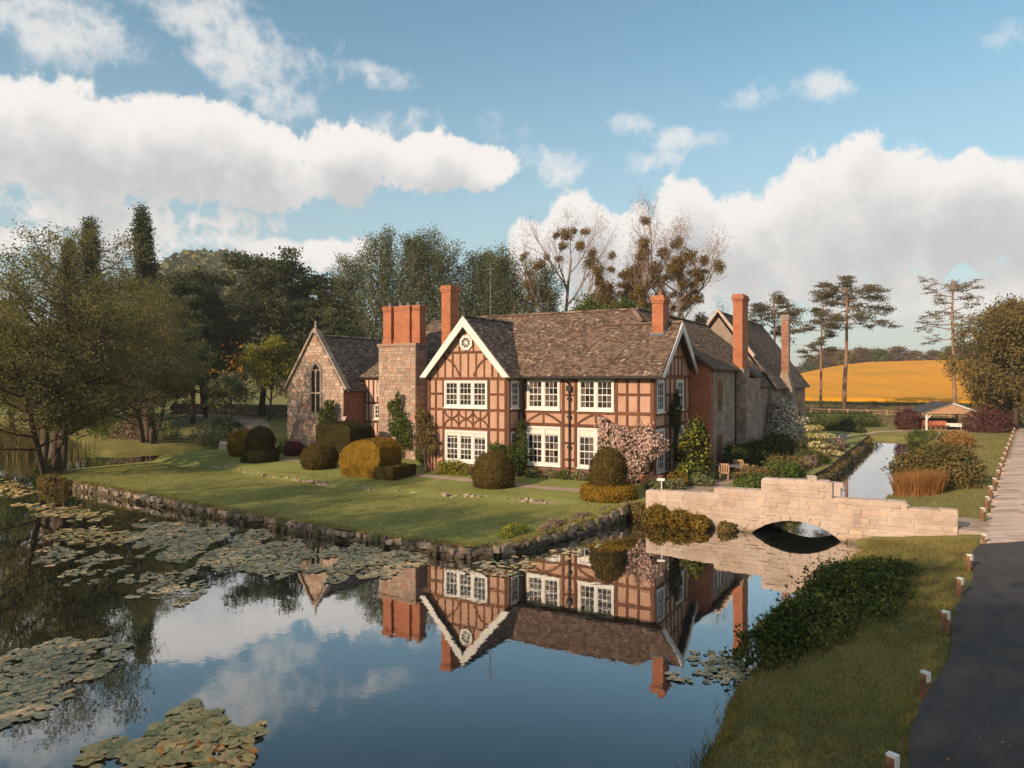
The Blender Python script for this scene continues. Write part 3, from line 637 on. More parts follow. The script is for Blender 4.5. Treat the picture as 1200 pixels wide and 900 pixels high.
def window(parent, F, a0, a1, z0, z1, nc, rows, cols, blind=0.0, d=.075, casing=.11, mull=.15):
    """white painted window: casing, glazing bars, tilted panes, sill"""
    f = MB()
    F.box(f, a0, a0+casing, -.03, d, z0, z1); F.box(f, a1-casing, a1, -.03, d, z0, z1)
    F.box(f, a0+casing, a1-casing, -.03, d-.002, z1-casing, z1); F.box(f, a0+casing, a1-casing, -.03, d-.002, z0, z0+casing)
    inner = (a1-a0-2*casing-mull*(nc-1))/nc; cs = []
    for i in range(nc):
        c0 = a0+casing+i*(inner+mull); cs.append((c0, c0+inner))
        if i: F.box(f, c0-mull, c0, -.03, d-.004, z0+casing, z1-casing)
    w = f.build('window', 'white_paint', parent)
    bars = MB(); zb0, zb1 = z0+casing, z1-casing
    for c0, c1 in cs:
        st_ = .05
        F.box(bars, c0, c0+st_, 0, .048, zb0, zb1); F.box(bars, c1-st_, c1, 0, .048, zb0, zb1)
        F.box(bars, c0+st_, c1-st_, 0, .046, zb1-st_, zb1); F.box(bars, c0+st_, c1-st_, 0, .046, zb0, zb0+st_*1.3)
        for k in range(1, cols): x = c0+st_+(c1-c0-2*st_)*k/cols; F.box(bars, x-.014, x+.014, .0, .040, zb0+st_, zb1-st_)
        for k in range(1, rows):
            z = zb0+(zb1-zb0)*k/rows; hw = .030 if k == rows//2 else .014; F.box(bars, c0+st_, c1-st_, .0, .043 if k != rows//2 else .052, z-hw, z+hw)
    bars.build('glazing_bar', 'white_paint', w)
    for c0, c1 in cs:
        p = MB()
        for i in range(cols):
            for j in range(rows):
                x0 = c0+(c1-c0)*i/cols; x1 = c0+(c1-c0)*(i+1)/cols; y0 = zb0+(zb1-zb0)*j/rows; y1 = zb0+(zb1-zb0)*(j+1)/rows
                t = [R.uniform(.008, .016) for _ in range(2)]; s_ = R.uniform(-.003, .003)
                p.add([F.P(x0, t[0], y0), F.P(x1, t[0]+s_, y0), F.P(x1, t[1]+s_, y1), F.P(x0, t[1], y1)], [(0, 1, 2, 3) if F.k != 'left' else (3, 2, 1, 0)])
        p.build('pane', 'glass', w)
        if blind: 
            q = MB(); F.box(q, c0+.04, c1-.04, .017, .024, zb1-(zb1-zb0)*blind*R.uniform(.85, 1.15), zb1-.03); q.build('blind', 'blind', w)
    s_ = MB(); F.box(s_, a0-.05, a1+.05, -.02, d+.06, z0-.07, z0-.002); s_.build('sill', 'white_paint', w)
    return w
def stonework(parent, F, a0, a1, z0, z1, inside=None, mat='stone', hmin=.17, hmax=.32, wmin=.26, wmax=.7, name='stonework'):
    """rough coursed blocks set on a wall face, joints recessed"""
    V = []; Fc = []; z = z0; g = .007
    while z < z1-.02:
        h = min(R.uniform(hmin, hmax), z1-z); x = a0
        while x < a1-.03:
            w = min(R.uniform(wmin, wmax), a1-x)
            if a1-x-w < .14: w = a1-x
            if inside is None or inside(x+w/2, z+h/2, w/2, h/2):
                d = R.uniform(.010, .030); e = .012
                k = len(V); x0, x1, y0, y1 = x+g, x+w-g, z+g, z+h-g
                j = lambda: R.uniform(-.008, .008)
                V += [F.P(x0, -.02, y0), F.P(x1, -.02, y0), F.P(x1, -.02, y1), F.P(x0, -.02, y1),
                      F.P(x0+e+j(), d+j(), y0+e+j()), F.P(x1-e+j(), d+j(), y0+e+j()), F.P(x1-e+j(), d+j(), y1-e+j()), F.P(x0+e+j(), d+j(), y1-e+j())]
                Fc += [(k+4, k+5, k+6, k+7), (k, k+1, k+5, k+4), (k+1, k+2, k+6, k+5), (k+2, k+3, k+7, k+6), (k+3, k, k+4, k+7)]
            x += w
        z += h
    if not V: return None
    return MB().add(V, Fc).build(name, mat, parent, kind='stuff')
def slope(parent, e0, e1, r1, r0, mat='tile', th=.12, exp=.135, tw=.17, name='roof', sag=.0):
    """roof slope from eave e0-e1 up to ridge r0-r1: a deck with courses of real tiles"""
    e0, e1, r1, r0 = map(Vector, (e0, e1, r1, r0))
    n = (e1-e0).cross(r0-e0) if (r0-e0).length > .01 else (e1-e0).cross(r1-e0)
    n.normalize()
    if n.z < 0: n = -n
    poly = [e0, e1, r1] + ([r0] if (r0-r1).length > .02 else [])
    deck = MB().prism([p-n*th for p in poly], n*(th-.02)).build(name, mat, parent)
    L = max(((r0+r1)/2-(e0+e1)/2).length, .1); nc = max(2, int(L/exp)); V = []; Fc = []
    for c in range(nc):
        t0 = c/nc; t1 = min(1.0, (c+1.25)/nc)
        l0, q0 = e0.lerp(r0, t0), e1.lerp(r1, t0); l1, q1 = e0.lerp(r0, t1), e1.lerp(r1, t1)
        W_ = (q0-l0).length; W1 = (q1-l1).length
        if W_ < .1: continue
        m = max(1, int(W_/tw)); off = .5*(c % 2)
        cuts = [0]+[min(1, max(0, (i+off+R.uniform(-.12, .12))/m)) for i in range(1, m)]+[1]
        for a, b in zip(cuts, cuts[1:]):
            if b-a < .004: continue
            lift = R.uniform(.018, .045); ra = R.uniform(-.012, .012)
            p0 = l0.lerp(q0, a); p1 = l0.lerp(q0, b); p2 = l1.lerp(q1, b); p3 = l1.lerp(q1, a)
            gap = (p1-p0)*.03; k = len(V)
            dn = (l0-l1).normalized()*R.uniform(-.012, .02)
            V += [p0+gap+n*(lift+ra)+dn, p1-gap+n*lift+dn, p2-gap+n*.004, p3+gap+n*.004, p0+gap-n*.02+dn, p1-gap-n*.02+dn]
            Fc += [(k, k+1, k+2, k+3), (k+4, k+5, k+1, k), (k+1, k+5, k+2), (k+4, k, k+3)]
    MB().add(V, Fc).build('tiles', mat, deck, kind='stuff')
    return deck
def ridge(parent, a, b, mat='tile', r=.13):
    a, b = Vector(a), Vector(b); L = (b-a).length; n = max(1, int(L/.42)); mb = MB(); d = (b-a).normalized(); s = d.cross(Vector((0, 0, 1))).normalized(); up = s.cross(d)
    for i in range(n):
        p = a.lerp(b, i/n); q = a.lerp(b, (i+1.06)/n); rr = r*R.uniform(.93, 1.07); vs = []
        for c, k in ((p, 1.06), (q, .98)):
            for j in range(5): t = math.pi*j/4; vs.append(c+s*math.cos(t)*rr*k+up*(math.sin(t)*rr*k*.9-.03))
        mb.add(vs, [(j, j+1, j+6, j+5) for j in range(4)]+[(4, 3, 2, 1, 0), (5, 6, 7, 8, 9)])
    return mb.build('ridge_tiles', mat, parent, kind='stuff')
def chimney(parent, x0, x1, y0, y1, z0, z1, mat='brick', pot=False, cap=True, name='chimney'):
    c = MB().box(x0, x1, y0, y1, z0, z1-.42)
    for k, (o, h) in enumerate(((.05, .12), (.09, .16), (.04, .14))):
        zz0 = z1-.42+sum((.12, .16, .14)[:k]); c.box(x0-o, x1+o, y0-o, y1+o, zz0, zz0+h)
    ch = c.build(name, mat, parent)
    MB().box(x0+.08, x1-.08, y0+.08, y1-.08, z1-.03, z1+.02).build('flaunching', 'mortar', ch)
    if pot: MB().lathe(((x0+x1)/2, (y0+y1)/2, z1), [(.13, 0), (.12, .25), (.15, .27), (.15, .33)], 10).build('chimney_pot', 'brick_dull', ch)
    return ch

# ------------------------------------------------------------------ timber-framed house
G = .70
H = empty('timber_framed_house', (-7, 3, .8), 'two-storey house with red-brown timber framing, pink plaster, white windows and tiled roofs', 'house')
w_ = MB().box(-14.5, -.15, 0, 8.6, G, 6.72)
w_.prism([(-.15, .05, 6.7), (-.15, 6.75, 6.7), (-.15, 3.4, 9.48)], (-5, 0, 0))
w_.build('wall', 'plaster', H)
MB().box(-14.45, -.10, -.06, .02, G-.3, 1.42).box(-.17, -.09, -.06, 6.5, G-.3, 1.40).build('plinth', 'brick_dull', H)
# gabled wing
gw = MB().box(-13.95, -8.3, -1.3, .3, G, 6.6); gw.prism([(-13.95, -1.3, 6.58), (-8.3, -1.3, 6.58), (-11.13, -1.3, 9.82)], (0, 3, 0))
gw.build('gable_wall', 'plaster', H)
MB().box(-14.0, -8.25, -1.36, -1.2, G-.3, 1.42).box(-8.3, -8.25, -1.36, .0, G-.3, 1.40).build('gable_plinth', 'brick_dull', H)
FM = Face('front', 0.0); FG = Face('front', -1.3); FS = Face('right', -.15); FR = Face('right', -8.3)
T = lambda F, *a, **k: timber(H, F, *a, **k)
# main front: rails and posts
for z, w in ((6.58, .18), (4.64, .20), (3.90, .20)): T(FM, -8.2, z, -.18, z, w=w)
for x in (-7.92, -5.47, -4.70, -2.28, -.26): T(FM, x, 1.45, x, 6.6, w=.18 if x < -.4 else .24, d=.045)
for x in (-1.66, -1.02):
    T(FM, x, 4.74, x, 6.49, w=.15); T(FM, x, 3.99, x, 4.54, w=.15); T(FM, x, 1.45, x, 3.80, w=.15)
T(FM, -2.2, 5.66, -.36, 5.66, w=.16); T(FM, -2.2, 2.85, -.36, 2.85, w=.16)
T(FM, -5.38, 5.60, -4.8, 5.60, w=.14); T(FM, -5.38, 2.9, -4.8, 2.9, w=.14); T(FM, -5.38, 1.98, -4.8, 1.98, w=.14)
T(FM, -8.0, 1.50, -.2, 1.50, w=.12)
for c, l, r_ in ((-6.72, -7.83, -5.57), (-3.48, -4.6, -2.38)):
    T(FM, c, 3.99, c, 4.55, w=.14)
    brace(H, FM, [(l, 3.99), (c-.55, 4.42), (c-.12, 4.52)], .12); brace(H, FM, [(r_, 3.99), (c+.55, 4.42), (c+.12, 4.52)], .12)
window(H, FM, -7.76, -5.66, 4.76, 6.47, 2, 4, 3); window(H, FM, -4.52, -2.40, 4.76, 6.47, 2, 4, 3)
window(H, FM, -7.80, -5.62, 1.58, 3.79, 2, 5, 3, .2); window(H, FM, -4.57, -2.38, 1.58, 3.79, 2, 5, 3, .2)
# gabled wing front
for z, w in ((6.52, .20), (4.70, .17), (3.60, .17)): T(FG, -13.9, z, -8.35, z, w=w)
for x in (-13.83, -8.43): T(FG, x, 1.45, x, 6.42, w=.22, d=.05)
for x in (-13.33, -12.78, -9.58, -8.98):
    T(FG, x, 1.45, x, 6.42, w=.14)
for z in (5.62, 2.62):
    T(FG, -13.72, z, -12.85, z, w=.14); T(FG, -9.51, z, -8.54, z, w=.14)
window(H, FG, -12.68, -9.66, 4.82, 6.40, 3, 4, 3); window(H, FG, -12.62, -9.66, 1.62, 3.46, 3, 5, 3, .15)
for k in range(3):                                              # diamond braces between the storeys
    c = -12.18+k*1.01
    T(FG, c, 3.69, c, 4.61, w=.09)
    for s in (-1, 1):
        brace(H, FG, [(c+s*.50, 3.69), (c+s*.44, 4.02), (c+s*.06, 4.12)], .10); brace(H, FG, [(c+s*.50, 4.61), (c+s*.44, 4.28), (c+s*.06, 4.18)], .10)
for x in (-11.68, -10.67): T(FG, x, 3.69, x, 4.61, w=.09)
def gh(x): return 9.72-abs(x+11.13)*1.155
T(FG, -12.45, 8.06, -9.80, 8.06, w=.15)
for x in (-13.2, -12.65, -12.1, -11.55, -11.0, -10.45, -9.9, -9.35, -8.95):
    zt = min(gh(x)-.05, 7.98)
    if zt > 6.75: T(FG, x, 6.62, x, zt, w=.10 if abs(x+11.1) < 1.6 else .12)
for x in (-11.62, -10.64): T(FG, x, 8.14, x, gh(x)-.02, w=.10)
brace(H, FG, [(-12.72, 7.75), (-12.0, 7.6), (-11.6, 6.66)], .11); brace(H, FG, [(-9.50, 7.75), (-10.25, 7.6), (-10.62, 6.66)], .11)
# octagonal attic window
ow = MB(); oc = (-11.13, 8.62)
def octp(r, d, off=math.pi/8): return [FG.P(oc[0]+r*math.cos(off+k*math.pi/4), d, oc[1]+r*math.sin(off+k*math.pi/4)) for k in range(8)]
A, Bq, C_, D_ = octp(.47, .0), octp(.47, .09), octp(.31, .09), octp(.31, .0)
ow.add(A+Bq+C_+D_, [(i, (i+1) % 8, 8+(i+1) % 8, 8+i) for i in range(8)]+[(8+i, 8+(i+1) % 8, 16+(i+1) % 8, 16+i) for i in range(8)]+[(16+i, 16+(i+1) % 8, 24+(i+1) % 8, 24+i) for i in range(8)])
wo_ = ow.build('octagon_window', 'white_paint', H)
gbar = MB()
for k in range(4):
    a = k*math.pi/4; dx, dz = math.cos(a)*.31, math.sin(a)*.31; nx, nz = -math.sin(a)*.016, math.cos(a)*.016; p = []
    for d in (.02, .05+.001*k): p += [FG.P(oc[0]-dx+nx, d, oc[1]-dz+nz), FG.P(oc[0]-dx-nx, d, oc[1]-dz-nz), FG.P(oc[0]+dx-nx, d, oc[1]+dz-nz), FG.P(oc[0]+dx+nx, d, oc[1]+dz+nz)]
    gbar.add(p, [(4, 5, 6, 7), (0, 1, 5, 4), (1, 2, 6, 5), (2, 3, 7, 6), (3, 0, 4, 7)])
gbar.add(octp(.10, .054), [tuple(range(8))]); gbar.build('glazing_bar', 'white_paint', wo_)
MB().add(octp(.31, .012), [tuple(range(8))]).build('pane', 'glass', wo_)
# return of the wing
for z in (6.5, 4.70, 3.60): T(FR, -1.28, z, 0, z, w=.17)
for y in (-1.2, -.06): T(FR, y, 1.45, y, 6.4, w=.17, d=.05)
window(H, FR, -1.08, -.14, 4.82, 6.40, 1, 4, 3); window(H, FR, -1.08, -.14, 1.9, 3.48, 1, 4, 3)
# side gable on the right
for z, w in ((6.62, .2), (4.60, .18), (3.92, .18)): T(FS, .02, z, 6.3, z, w=w)
for y in (.09, 1.75, 2.6, 3.45, 5.42, 6.3): T(FS, y, 1.42, y, 6.52, w=.17, d=.045)
for y, z in ((2.0, 7.9), (2.75, 8.5), (3.4, 9.05), (4.1, 8.5), (4.8, 7.9)): T(FS, y, 6.72, y, z, w=.14)
T(FS, 1.65, 7.75, 5.2, 7.75, w=.16)
for z in (5.62, 2.7): T(FS, 1.85, z, 3.4, z, w=.14)
window(H, FS, .30, 1.50, 4.72, 6.42, 1, 4, 3); window(H, FS, 3.75, 5.05, 4.72, 6.42, 1, 4, 3)
window(H, FS, .30, 1.55, 1.52, 3.82, 1, 5, 3); window(H, FS, 3.75, 5.05, 1.6, 3.78, 1, 5, 3)
# white bargeboards
def barge(x_, pts, th=.07):
    for (a, b) in zip(pts, pts[1:]):
        pass
def board_front(y, p, q, w, th=.08):
    (x0, z0), (x1, z1) = p, q; L = math.hypot(x1-x0, z1-z0); dx, dz = (x1-x0)/L, (z1-z0)/L
    nx, nz = (dz, -dx) if dz*0-dx*1 < 0 else (-dz, dx)
    return [(x0, y, z0), (x1, y, z1), (x1, y, z1-w), (x0+0, y, z0-w*.92)]
ap = 10.16; hw = 3.12; ez = 6.60
MB().prism([(-11.13-hw, -1.72, ez), (-11.13, -1.72, ap), (-11.13, -1.72, ap-.62), (-11.13-hw+.42, -1.72, ez-.03)], (0, .09, 0)).build('bargeboard', 'white_paint', H)
MB().prism([(-11.13+hw-.42, -1.72, ez-.03), (-11.129, -1.72, ap-.62), (-11.129, -1.72, ap), (-11.13+hw, -1.72, ez)], (0, .09, 0)).build('bargeboard', 'white_paint', H)
for s in (-1, 1):
    y1 = 3.4+s*3.62
    MB().prism([(.30, y1, 6.60), (.30, 3.4+s*.001, 9.72), (.30, 3.4+s*.001, 9.22), (.30, y1-s*.36, 6.54)], (.09, 0, 0)).build('bargeboard', 'white_paint', H)
# roofs
E0 = 6.66
slope(H, (-16.5, -.38, E0), (1.55, -.38+4.97+1.5-6.47+.0 if False else -.38, E0), (-3.1, 4.59, 10.66), (-19.7, 4.59, 10.66)) if False else None
slope(H, (-15.0, -.38, E0), (.34, -.38, E0), (.34, 3.4, 9.66), (-15.0, 3.4, 9.66))
slope(H, (-15.0, 3.33, 9.60), (-1.95, 3.33, 9.60), (-3.1, 4.60, 10.66), (-15.0, 4.60, 10.66))
slope(H, (-1.93, 3.36, 9.60), (1.2, 6.3, 7.25), (-3.02, 4.62, 10.70), (-3.03, 4.62, 10.70), mat='tile_dark')
slope(H, (.34, 7.1, E0-.06), (-4.6, 7.1, E0-.06), (-4.6, 3.4, 9.66), (.34, 3.4, 9.66), mat='tile_dark')
slope(H, (-3.0, 9.6, E0), (-15, 9.6, E0), (-15, 4.6, 10.66), (-3.1, 4.6, 10.66), mat='tile_dark')
slope(H, (1.45, 6.15, 7.08), (1.45, 14.0, 7.08), (-2.95, 14.0, 10.72), (-2.95, 4.62, 10.72), mat='tile_dark')
ridge(H, (-15, 4.6, 10.68), (-3.0, 4.6, 10.68)); ridge(H, (-4.4, 3.4, 9.70), (.36, 3.4, 9.70))
slope(H, (-11.13+3.16, -1.66, 6.60), (-11.13+3.16, 4.6, 6.60), (-11.13, 4.3, 10.14), (-11.13, -1.66, 10.14), mat='tile_dark')
slope(H, (-11.13-3.16, 4.6, 6.60), (-11.13-3.16, -1.66, 6.60), (-11.13, -1.66, 10.14), (-11.13, 4.3, 10.14), mat='tile_dark')
ridge(H, (-11.13, -1.66, 10.17), (-11.13, 4.0, 10.17), 'tile_dark')
hipb = ridge(H, (-3.05, 4.55, 10.70), (-2.05, 3.45, 9.86))
# eave, gutter and downpipe
MB().box(-7.95, .25, -.30, -.02, 6.50, 6.60).build('soffit', 'timber', H)
g_ = MB().tube([(-7.9, -.44, 6.56), (.30, -.44, 6.54)], [.06, .06], 8); g_.build('gutter', 'black_iron', H)
dp = MB().tube([(-5.15, -.44, 6.50), (-5.15, -.40, 6.40), (-5.05, -.14, 6.22), (-5.05, -.12, 6.0)], [.05]*4, 8).box(-5.2, -4.9, -.22, -.05, 5.82, 6.12).tube([(-5.05, -.12, 5.85), (-5.05, -.12, .9)], [.045, .045], 8)
for z in (5.3, 4.3, 2.6): dp.box(-5.15, -4.95, -.18, -.03, z, z+.16)
dp.build('downpipe', 'black_iron', H)
MB().tube([(-8.0, -.12, 6.3), (-8.0, -.12, 1.0)], [.045, .045], 8).build('downpipe', 'black_iron', H)
# chimneys
c1 = chimney(H, -1.14, -.50, 2.50, 3.55, 8.6, 11.18, pot=True)
MB().prism([(-1.24, 2.40, 8.86), (-.42, 2.40, 8.86), (-.42, 3.3, 9.62), (-1.24, 3.3, 9.62)], (0, -.04, .10)).build('lead_flashing', 'lead', c1)
chimney(H, -15.28, -14.58, 2.0, 3.0, 6.0, 12.60)

# ------------------------------------------------------------------ left range with the great stone stack
LR = empty('stone_stack_range', (-19, 6, .9), 'slate roofed link range with a tall stone stack carrying four red brick shafts', 'house')
MB().box(-23.9, -14.4, 4.25, 12.0, G, 6.7).build('wall', 'plaster_pale', LR)
slope(LR, (-24.15, 3.95, 6.62), (-13.8, 3.95, 6.62), (-13.8, 8.2, 10.85), (-20.6, 8.2, 10.85), mat='tile_dark')
slope(LR, (-24.15, 12.4, 6.62), (-24.15, 3.95, 6.62), (-20.6, 8.2, 10.85), (-20.61, 8.2, 10.85), mat='tile_dark')
slope(LR, (-13.8, 12.4, 6.62), (-24.15, 12.4, 6.62), (-20.6, 8.2, 10.85), (-13.8, 8.2, 10.85), mat='tile_dark')
ridge(LR, (-20.7, 8.2, 10.88), (-13.8, 8.2, 10.88), 'tile_dark')
FL = Face('front', 4.25)
for x in (-23.8, -23.45, -23.0, -22.62, -22.2, -21.8): timber(LR, FL, x, 1.2, x, 6.5, w=.13)
for z in (6.5, 4.75, 3.35, 2.3): timber(LR, FL, -23.85, z, -21.55, z, w=.16)
window(LR, FL, -22.9, -22.1, 3.55, 4.65, 1, 3, 3, casing=.06); window(LR, FL, -22.55, -21.9, 5.3, 6.3, 1, 3, 2, casing=.05)
tw_ = MB().box(-21.45, -18.2, 3.02, 4.3, G, 8.78).build('stone_stack', 'mortar', LR)
FT = Face('front', 3.02); FTR = Face('right', -18.2)
stonework(tw_, FT, -21.46, -18.19, G, 8.78, mat='stone', hmin=.14, hmax=.26, wmin=.22, wmax=.55); stonework(tw_, FTR, 3.02, 4.3, G, 8.78, mat='stone_grey')
MB().box(-21.55, -18.1, 2.93, 4.35, 8.78, 8.98).build('stack_coping', 'stone_grey', LR)
for i, x in enumerate((-21.0, -20.18, -19.36, -18.62)):
    sh = MB(); cx, cy = x+.16, 3.62+(.10 if i % 2 else -.08)
    def rot(r, a0=math.pi/4): return [(cx+r*math.cos(a0+k*math.pi/2), cy+r*math.sin(a0+k*math.pi/2)) for k in range(4)]
    for r_, z0, z1 in ((.56, 8.98, 9.25), (.50, 9.25, 11.3), (.56, 11.3, 11.44), (.60, 11.44, 11.60)):
        q = rot(r_); sh.prism([(a, b_, z0) for a, b_ in q], (0, 0, z1-z0))
    s_ = sh.build('chimney', 'brick', LR)
    MB().lathe((cx, cy, 11.60), [(.15, -.02), (.13, .18), (.16, .2), (.15, .26)], 8).build('chimney_pot', 'lead', s_)
# pink lean-to between stack range and chapel
MB().prism([(-25.2, 3.9, .8), (-23.9, 3.9, .8), (-23.9, 3.9, 6.2), (-24.05, 3.9, 6.2), (-25.2, 3.9, 3.7)], (0, .34, 0)).build('lean_to_wall', 'plaster_pale', LR)
MB().prism([(-25.35, 3.84, 3.55), (-23.95, 3.84, 6.35), (-23.95, 3.84, 6.5), (-25.35, 3.84, 3.72)], (0, .5, 0)).build('lean_to_coping', 'tile_dark', LR)

# ------------------------------------------------------------------ chapel
CH = empty('stone_chapel', (-26.6, 5, .9), 'pinkish stone chapel gable with a tall pointed window and a cross finial', 'chapel')
cx, hwid, cv = -26.62, 2.82, 1.95
gz_in = lambda x: 9.90-abs(x-cx)*1.44
cw = MB().box(cx-hwid+.02, cx+hwid-.02, cv+.02, 9.2, G, 5.8); cw.prism([(cx-hwid+.02, cv+.02, 5.79), (cx+hwid-.02, cv+.02, 5.79), (cx, cv+.02, 9.84)], (0, .45, 0))
cw.build('wall', 'mortar', CH)
FC = Face('front', cv+.02); FCR = Face('right', cx+hwid-.02); FCL = Face('left', cx-hwid+.02)
wx = cx+.12
def arch_in(x, z, hw_=.46, z0=4.05, zs=6.85):
    if abs(x-wx) > hw_ or z < z0: return False
    if z < zs: return True
    r = hw_*2.1; return (x-(wx-r+hw_))**2+(z-zs)**2 < r*r and (x-(wx+r-hw_))**2+(z-zs)**2 < r*r
def chap_in(x, z, w, h):
    if z+h > gz_in(x-w) or z+h > gz_in(x+w): 
        if z+h*.4 > gz_in(x-w*.5) or z+h*.4 > gz_in(x+w*.5): return False
    return not any(arch_in(x+a*w, z+b*h, .50) for a in (-.9, 0, .9) for b in (-.8, .8))
stonework(CH, FC, cx-hwid, cx+hwid, G, 9.8, chap_in, 'stone', .18, .34, .3, .75)
stonework(CH, FCR, cv, 9.2, G, 5.8, None, 'brick_mix', .10, .14, .22, .34); stonework(CH, FCL, cv, 9.2, G, 5.8, None, 'stone_grey')
slope(CH, (cx+hwid+.25, cv+.30, 5.62), (cx+hwid+.25, 9.3, 5.62), (cx, 9.3, 9.68), (cx, cv+.30, 9.68), mat='tile_dark')
slope(CH, (cx-hwid-.25, 9.3, 5.62), (cx-hwid-.25, cv+.30, 5.62), (cx, cv+.30, 9.68), (cx, 9.3, 9.68), mat='tile_dark')
ridge(CH, (cx, cv+.5, 9.7), (cx, 9.3, 9.7), 'tile_dark')
for s in (-1, 1):                                                # gable coping stones and kneelers
    p, q = Vector((cx+s*(hwid+.22), cv+.13, 5.70)), Vector((cx+s*.05, cv+.13, 10.02)); n = 8
    for i in range(n):
        a, b_ = p.lerp(q, i/n), p.lerp(q, (i+.97)/n); d = (b_-a).normalized(); up = Vector((-d.z, 0, d.x))*(1 if s > 0 else -1)
        if up.z < 0: up = -up
        MB().prism([a+Vector((0, -.22, 0)), b_+Vector((0, -.22, 0)), b_+up*.16+Vector((0, -.22, 0)), a+up*.16+Vector((0, -.22, 0))], (0, .46, 0)).build('coping_stone', 'stone_grey', CH)
MB().box(cx-.16, cx+.16, cv-.05, cv+.28, 9.86, 10.18).lathe((cx, cv+.1, 10.15), [(.13, 0), (.07, .12), (.10, .22), (.05, .34), (.09, .42), (.02, .62)], 8).build('finial', 'stone_grey', CH)
# pointed window: recessed glass, mullion, transom, hood
def arc_pts(hw_, z0, zs, n=8):
    r = hw_*2.1; P_ = [(wx-hw_, z0), (wx-hw_, zs)]
    ctr = wx-hw_+r; amax = math.acos((r-hw_)/r)
    P_ += [(ctr-r*math.cos(amax*i/n), zs+r*math.sin(amax*i/n)) for i in range(1, n+1)]
    return P_+[(2*wx-a, b_) for a, b_ in reversed(P_[:-1])]
def ring(po, pi, d0, d1, F=FC):
    n = len(po); v = [F.P(a, d1, z) for a, z in po]+[F.P(a, d1, z) for a, z in pi]+[F.P(a, d0, z) for a, z in po]+[F.P(a, d0, z) for a, z in pi]
    return MB().add(v, [(i, (i+1) % n, n+(i+1) % n, n+i) for i in range(n)]+[(i, 2*n+i, 2*n+(i+1) % n, (i+1) % n) for i in range(n)]+[(n+i, n+(i+1) % n, 3*n+(i+1) % n, 3*n+i) for i in range(n)])
pw_ = ring(arc_pts(.60, 3.95, 6.85), arc_pts(.42, 4.08, 6.85), -.02, .055).build('pointed_window', 'stone_grey', CH)
MB().add([FC.P(a, .006, z) for a, z in arc_pts(.45, 4.0, 6.85)], [tuple(range(len(arc_pts(.45, 4.0, 6.85))))]).build('pane', 'leaded_glass', pw_)
mu = MB(); FC.box(mu, wx-.05, wx+.05, .0, .045, 4.08, 7.2); FC.box(mu, wx-.42, wx+.42, .0, .040, 5.42, 5.52); mu.build('mullion', 'stone_grey', pw_)
for s in (-1, 1):
    brace_pts = [(wx, 6.95), (wx+s*.22, 7.35), (wx+s*.36, 7.1)]
    bb = MB(); 
    for i in range(6): 
        t0, t1 = i/6, (i+1)/6
        f = lambda t: ((1-t)**2*brace_pts[0][0]+2*t*(1-t)*brace_pts[1][0]+t*t*brace_pts[2][0], (1-t)**2*brace_pts[0][1]+2*t*(1-t)*brace_pts[1][1]+t*t*brace_pts[2][1])
        a, b_ = f(t0), f(t1); FC.box(bb, min(a[0], b_[0])-.02, max(a[0], b_[0])+.02, .0, .038, min(a[1], b_[1])-.02, max(a[1], b_[1])+.02)
    bb.build('tracery', 'stone_grey', pw_)
# buttress at the right corner
MB().box(cx+hwid-.5, cx+hwid+.25, cv-.55, cv, G, 2.9).prism([(cx+hwid-.5, cv-.55, 2.9), (cx+hwid+.25, cv-.55, 2.9), (cx+hwid+.25, cv, 3.7), (cx+hwid-.5, cv, 3.7)], (0, .04, .12)).build('buttress', 'stone_pale', CH)

# ------------------------------------------------------------------ stone ranges running back on the right
SR = empty('stone_rear_range', (0, 20, .9), 'long stone rear range with a red brick chimney and a slim grey chimney', 'house')
MB().box(-6, 1.10, 6.4, 20.5, G, 7.1).prism([(-6, 6.4, 7.1), (1.1, 6.4, 7.1), (-2.45, 6.4, 10.5)], (0, .4, 0)).build('wall', 'mortar', SR)
FB = Face('front', 6.4); FB2 = Face('right', 1.1)
MB().prism([(-.14, 6.37, G), (1.14, 6.37, G), (1.14, 6.37, 7.1), (-.14, 6.37, 8.32)], (0, .1, 0)).build('brick_end_wall', 'brick', SR)
MB().box(1.10, 1.135, 6.42, 7.0, G, 7.0).build('brick_return', 'brick_dull', SR)
hole = lambda x, z, w, h: not ((7.6 < x+w and x-w < 9.5 and 4.3 < z+h and z-h < 6.6) or (7.9 < x+w and x-w < 9.3 and z-h < 3.2))
stonework(SR, FB2, 7.0, 13.2, G, 7.05, hole, 'stone_grey')
wnd = MB(); FB2.box(wnd, 7.75, 9.35, 0, .05, 4.35, 4.48); FB2.box(wnd, 7.75, 9.35, 0, .05, 6.42, 6.55); FB2.box(wnd, 7.75, 7.9, 0, .05, 4.48, 6.42); FB2.box(wnd, 9.2, 9.35, 0, .05, 4.48, 6.42); FB2.box(wnd, 8.5, 8.6, 0, .04, 4.48, 6.42)
wq = wnd.build('tall_window', 'stone_grey', SR); pq = MB(); FB2.box(pq, 7.9, 9.2, -.02, .012, 4.48, 6.42); pq.build('pane', 'leaded_glass', wq)
dr = MB(); FB2.box(dr, 8.0, 9.2, -.01, .03, G, 3.05); dq = dr.build('door', 'timber', SR)
hn = MB(); FB2.box(hn, 8.12, 8.16, .03, .07, 1.75, 1.9); hn.build('handle', 'black_iron', dq)
slope(SR, (1.50, 14.0, 7.05), (1.50, 20.6, 7.05), (-2.95, 20.6, 10.72), (-2.95, 14.0, 10.72), mat='tile_dark')
slope(SR, (-7.0, 20.6, 7.05), (-7.0, 6.4, 7.05), (-2.95, 4.9, 10.72), (-2.95, 20.6, 10.72), mat='tile_dark')
ridge(SR, (-2.95, 5.0, 10.76), (-2.95, 20.4, 10.76), 'tile_dark')
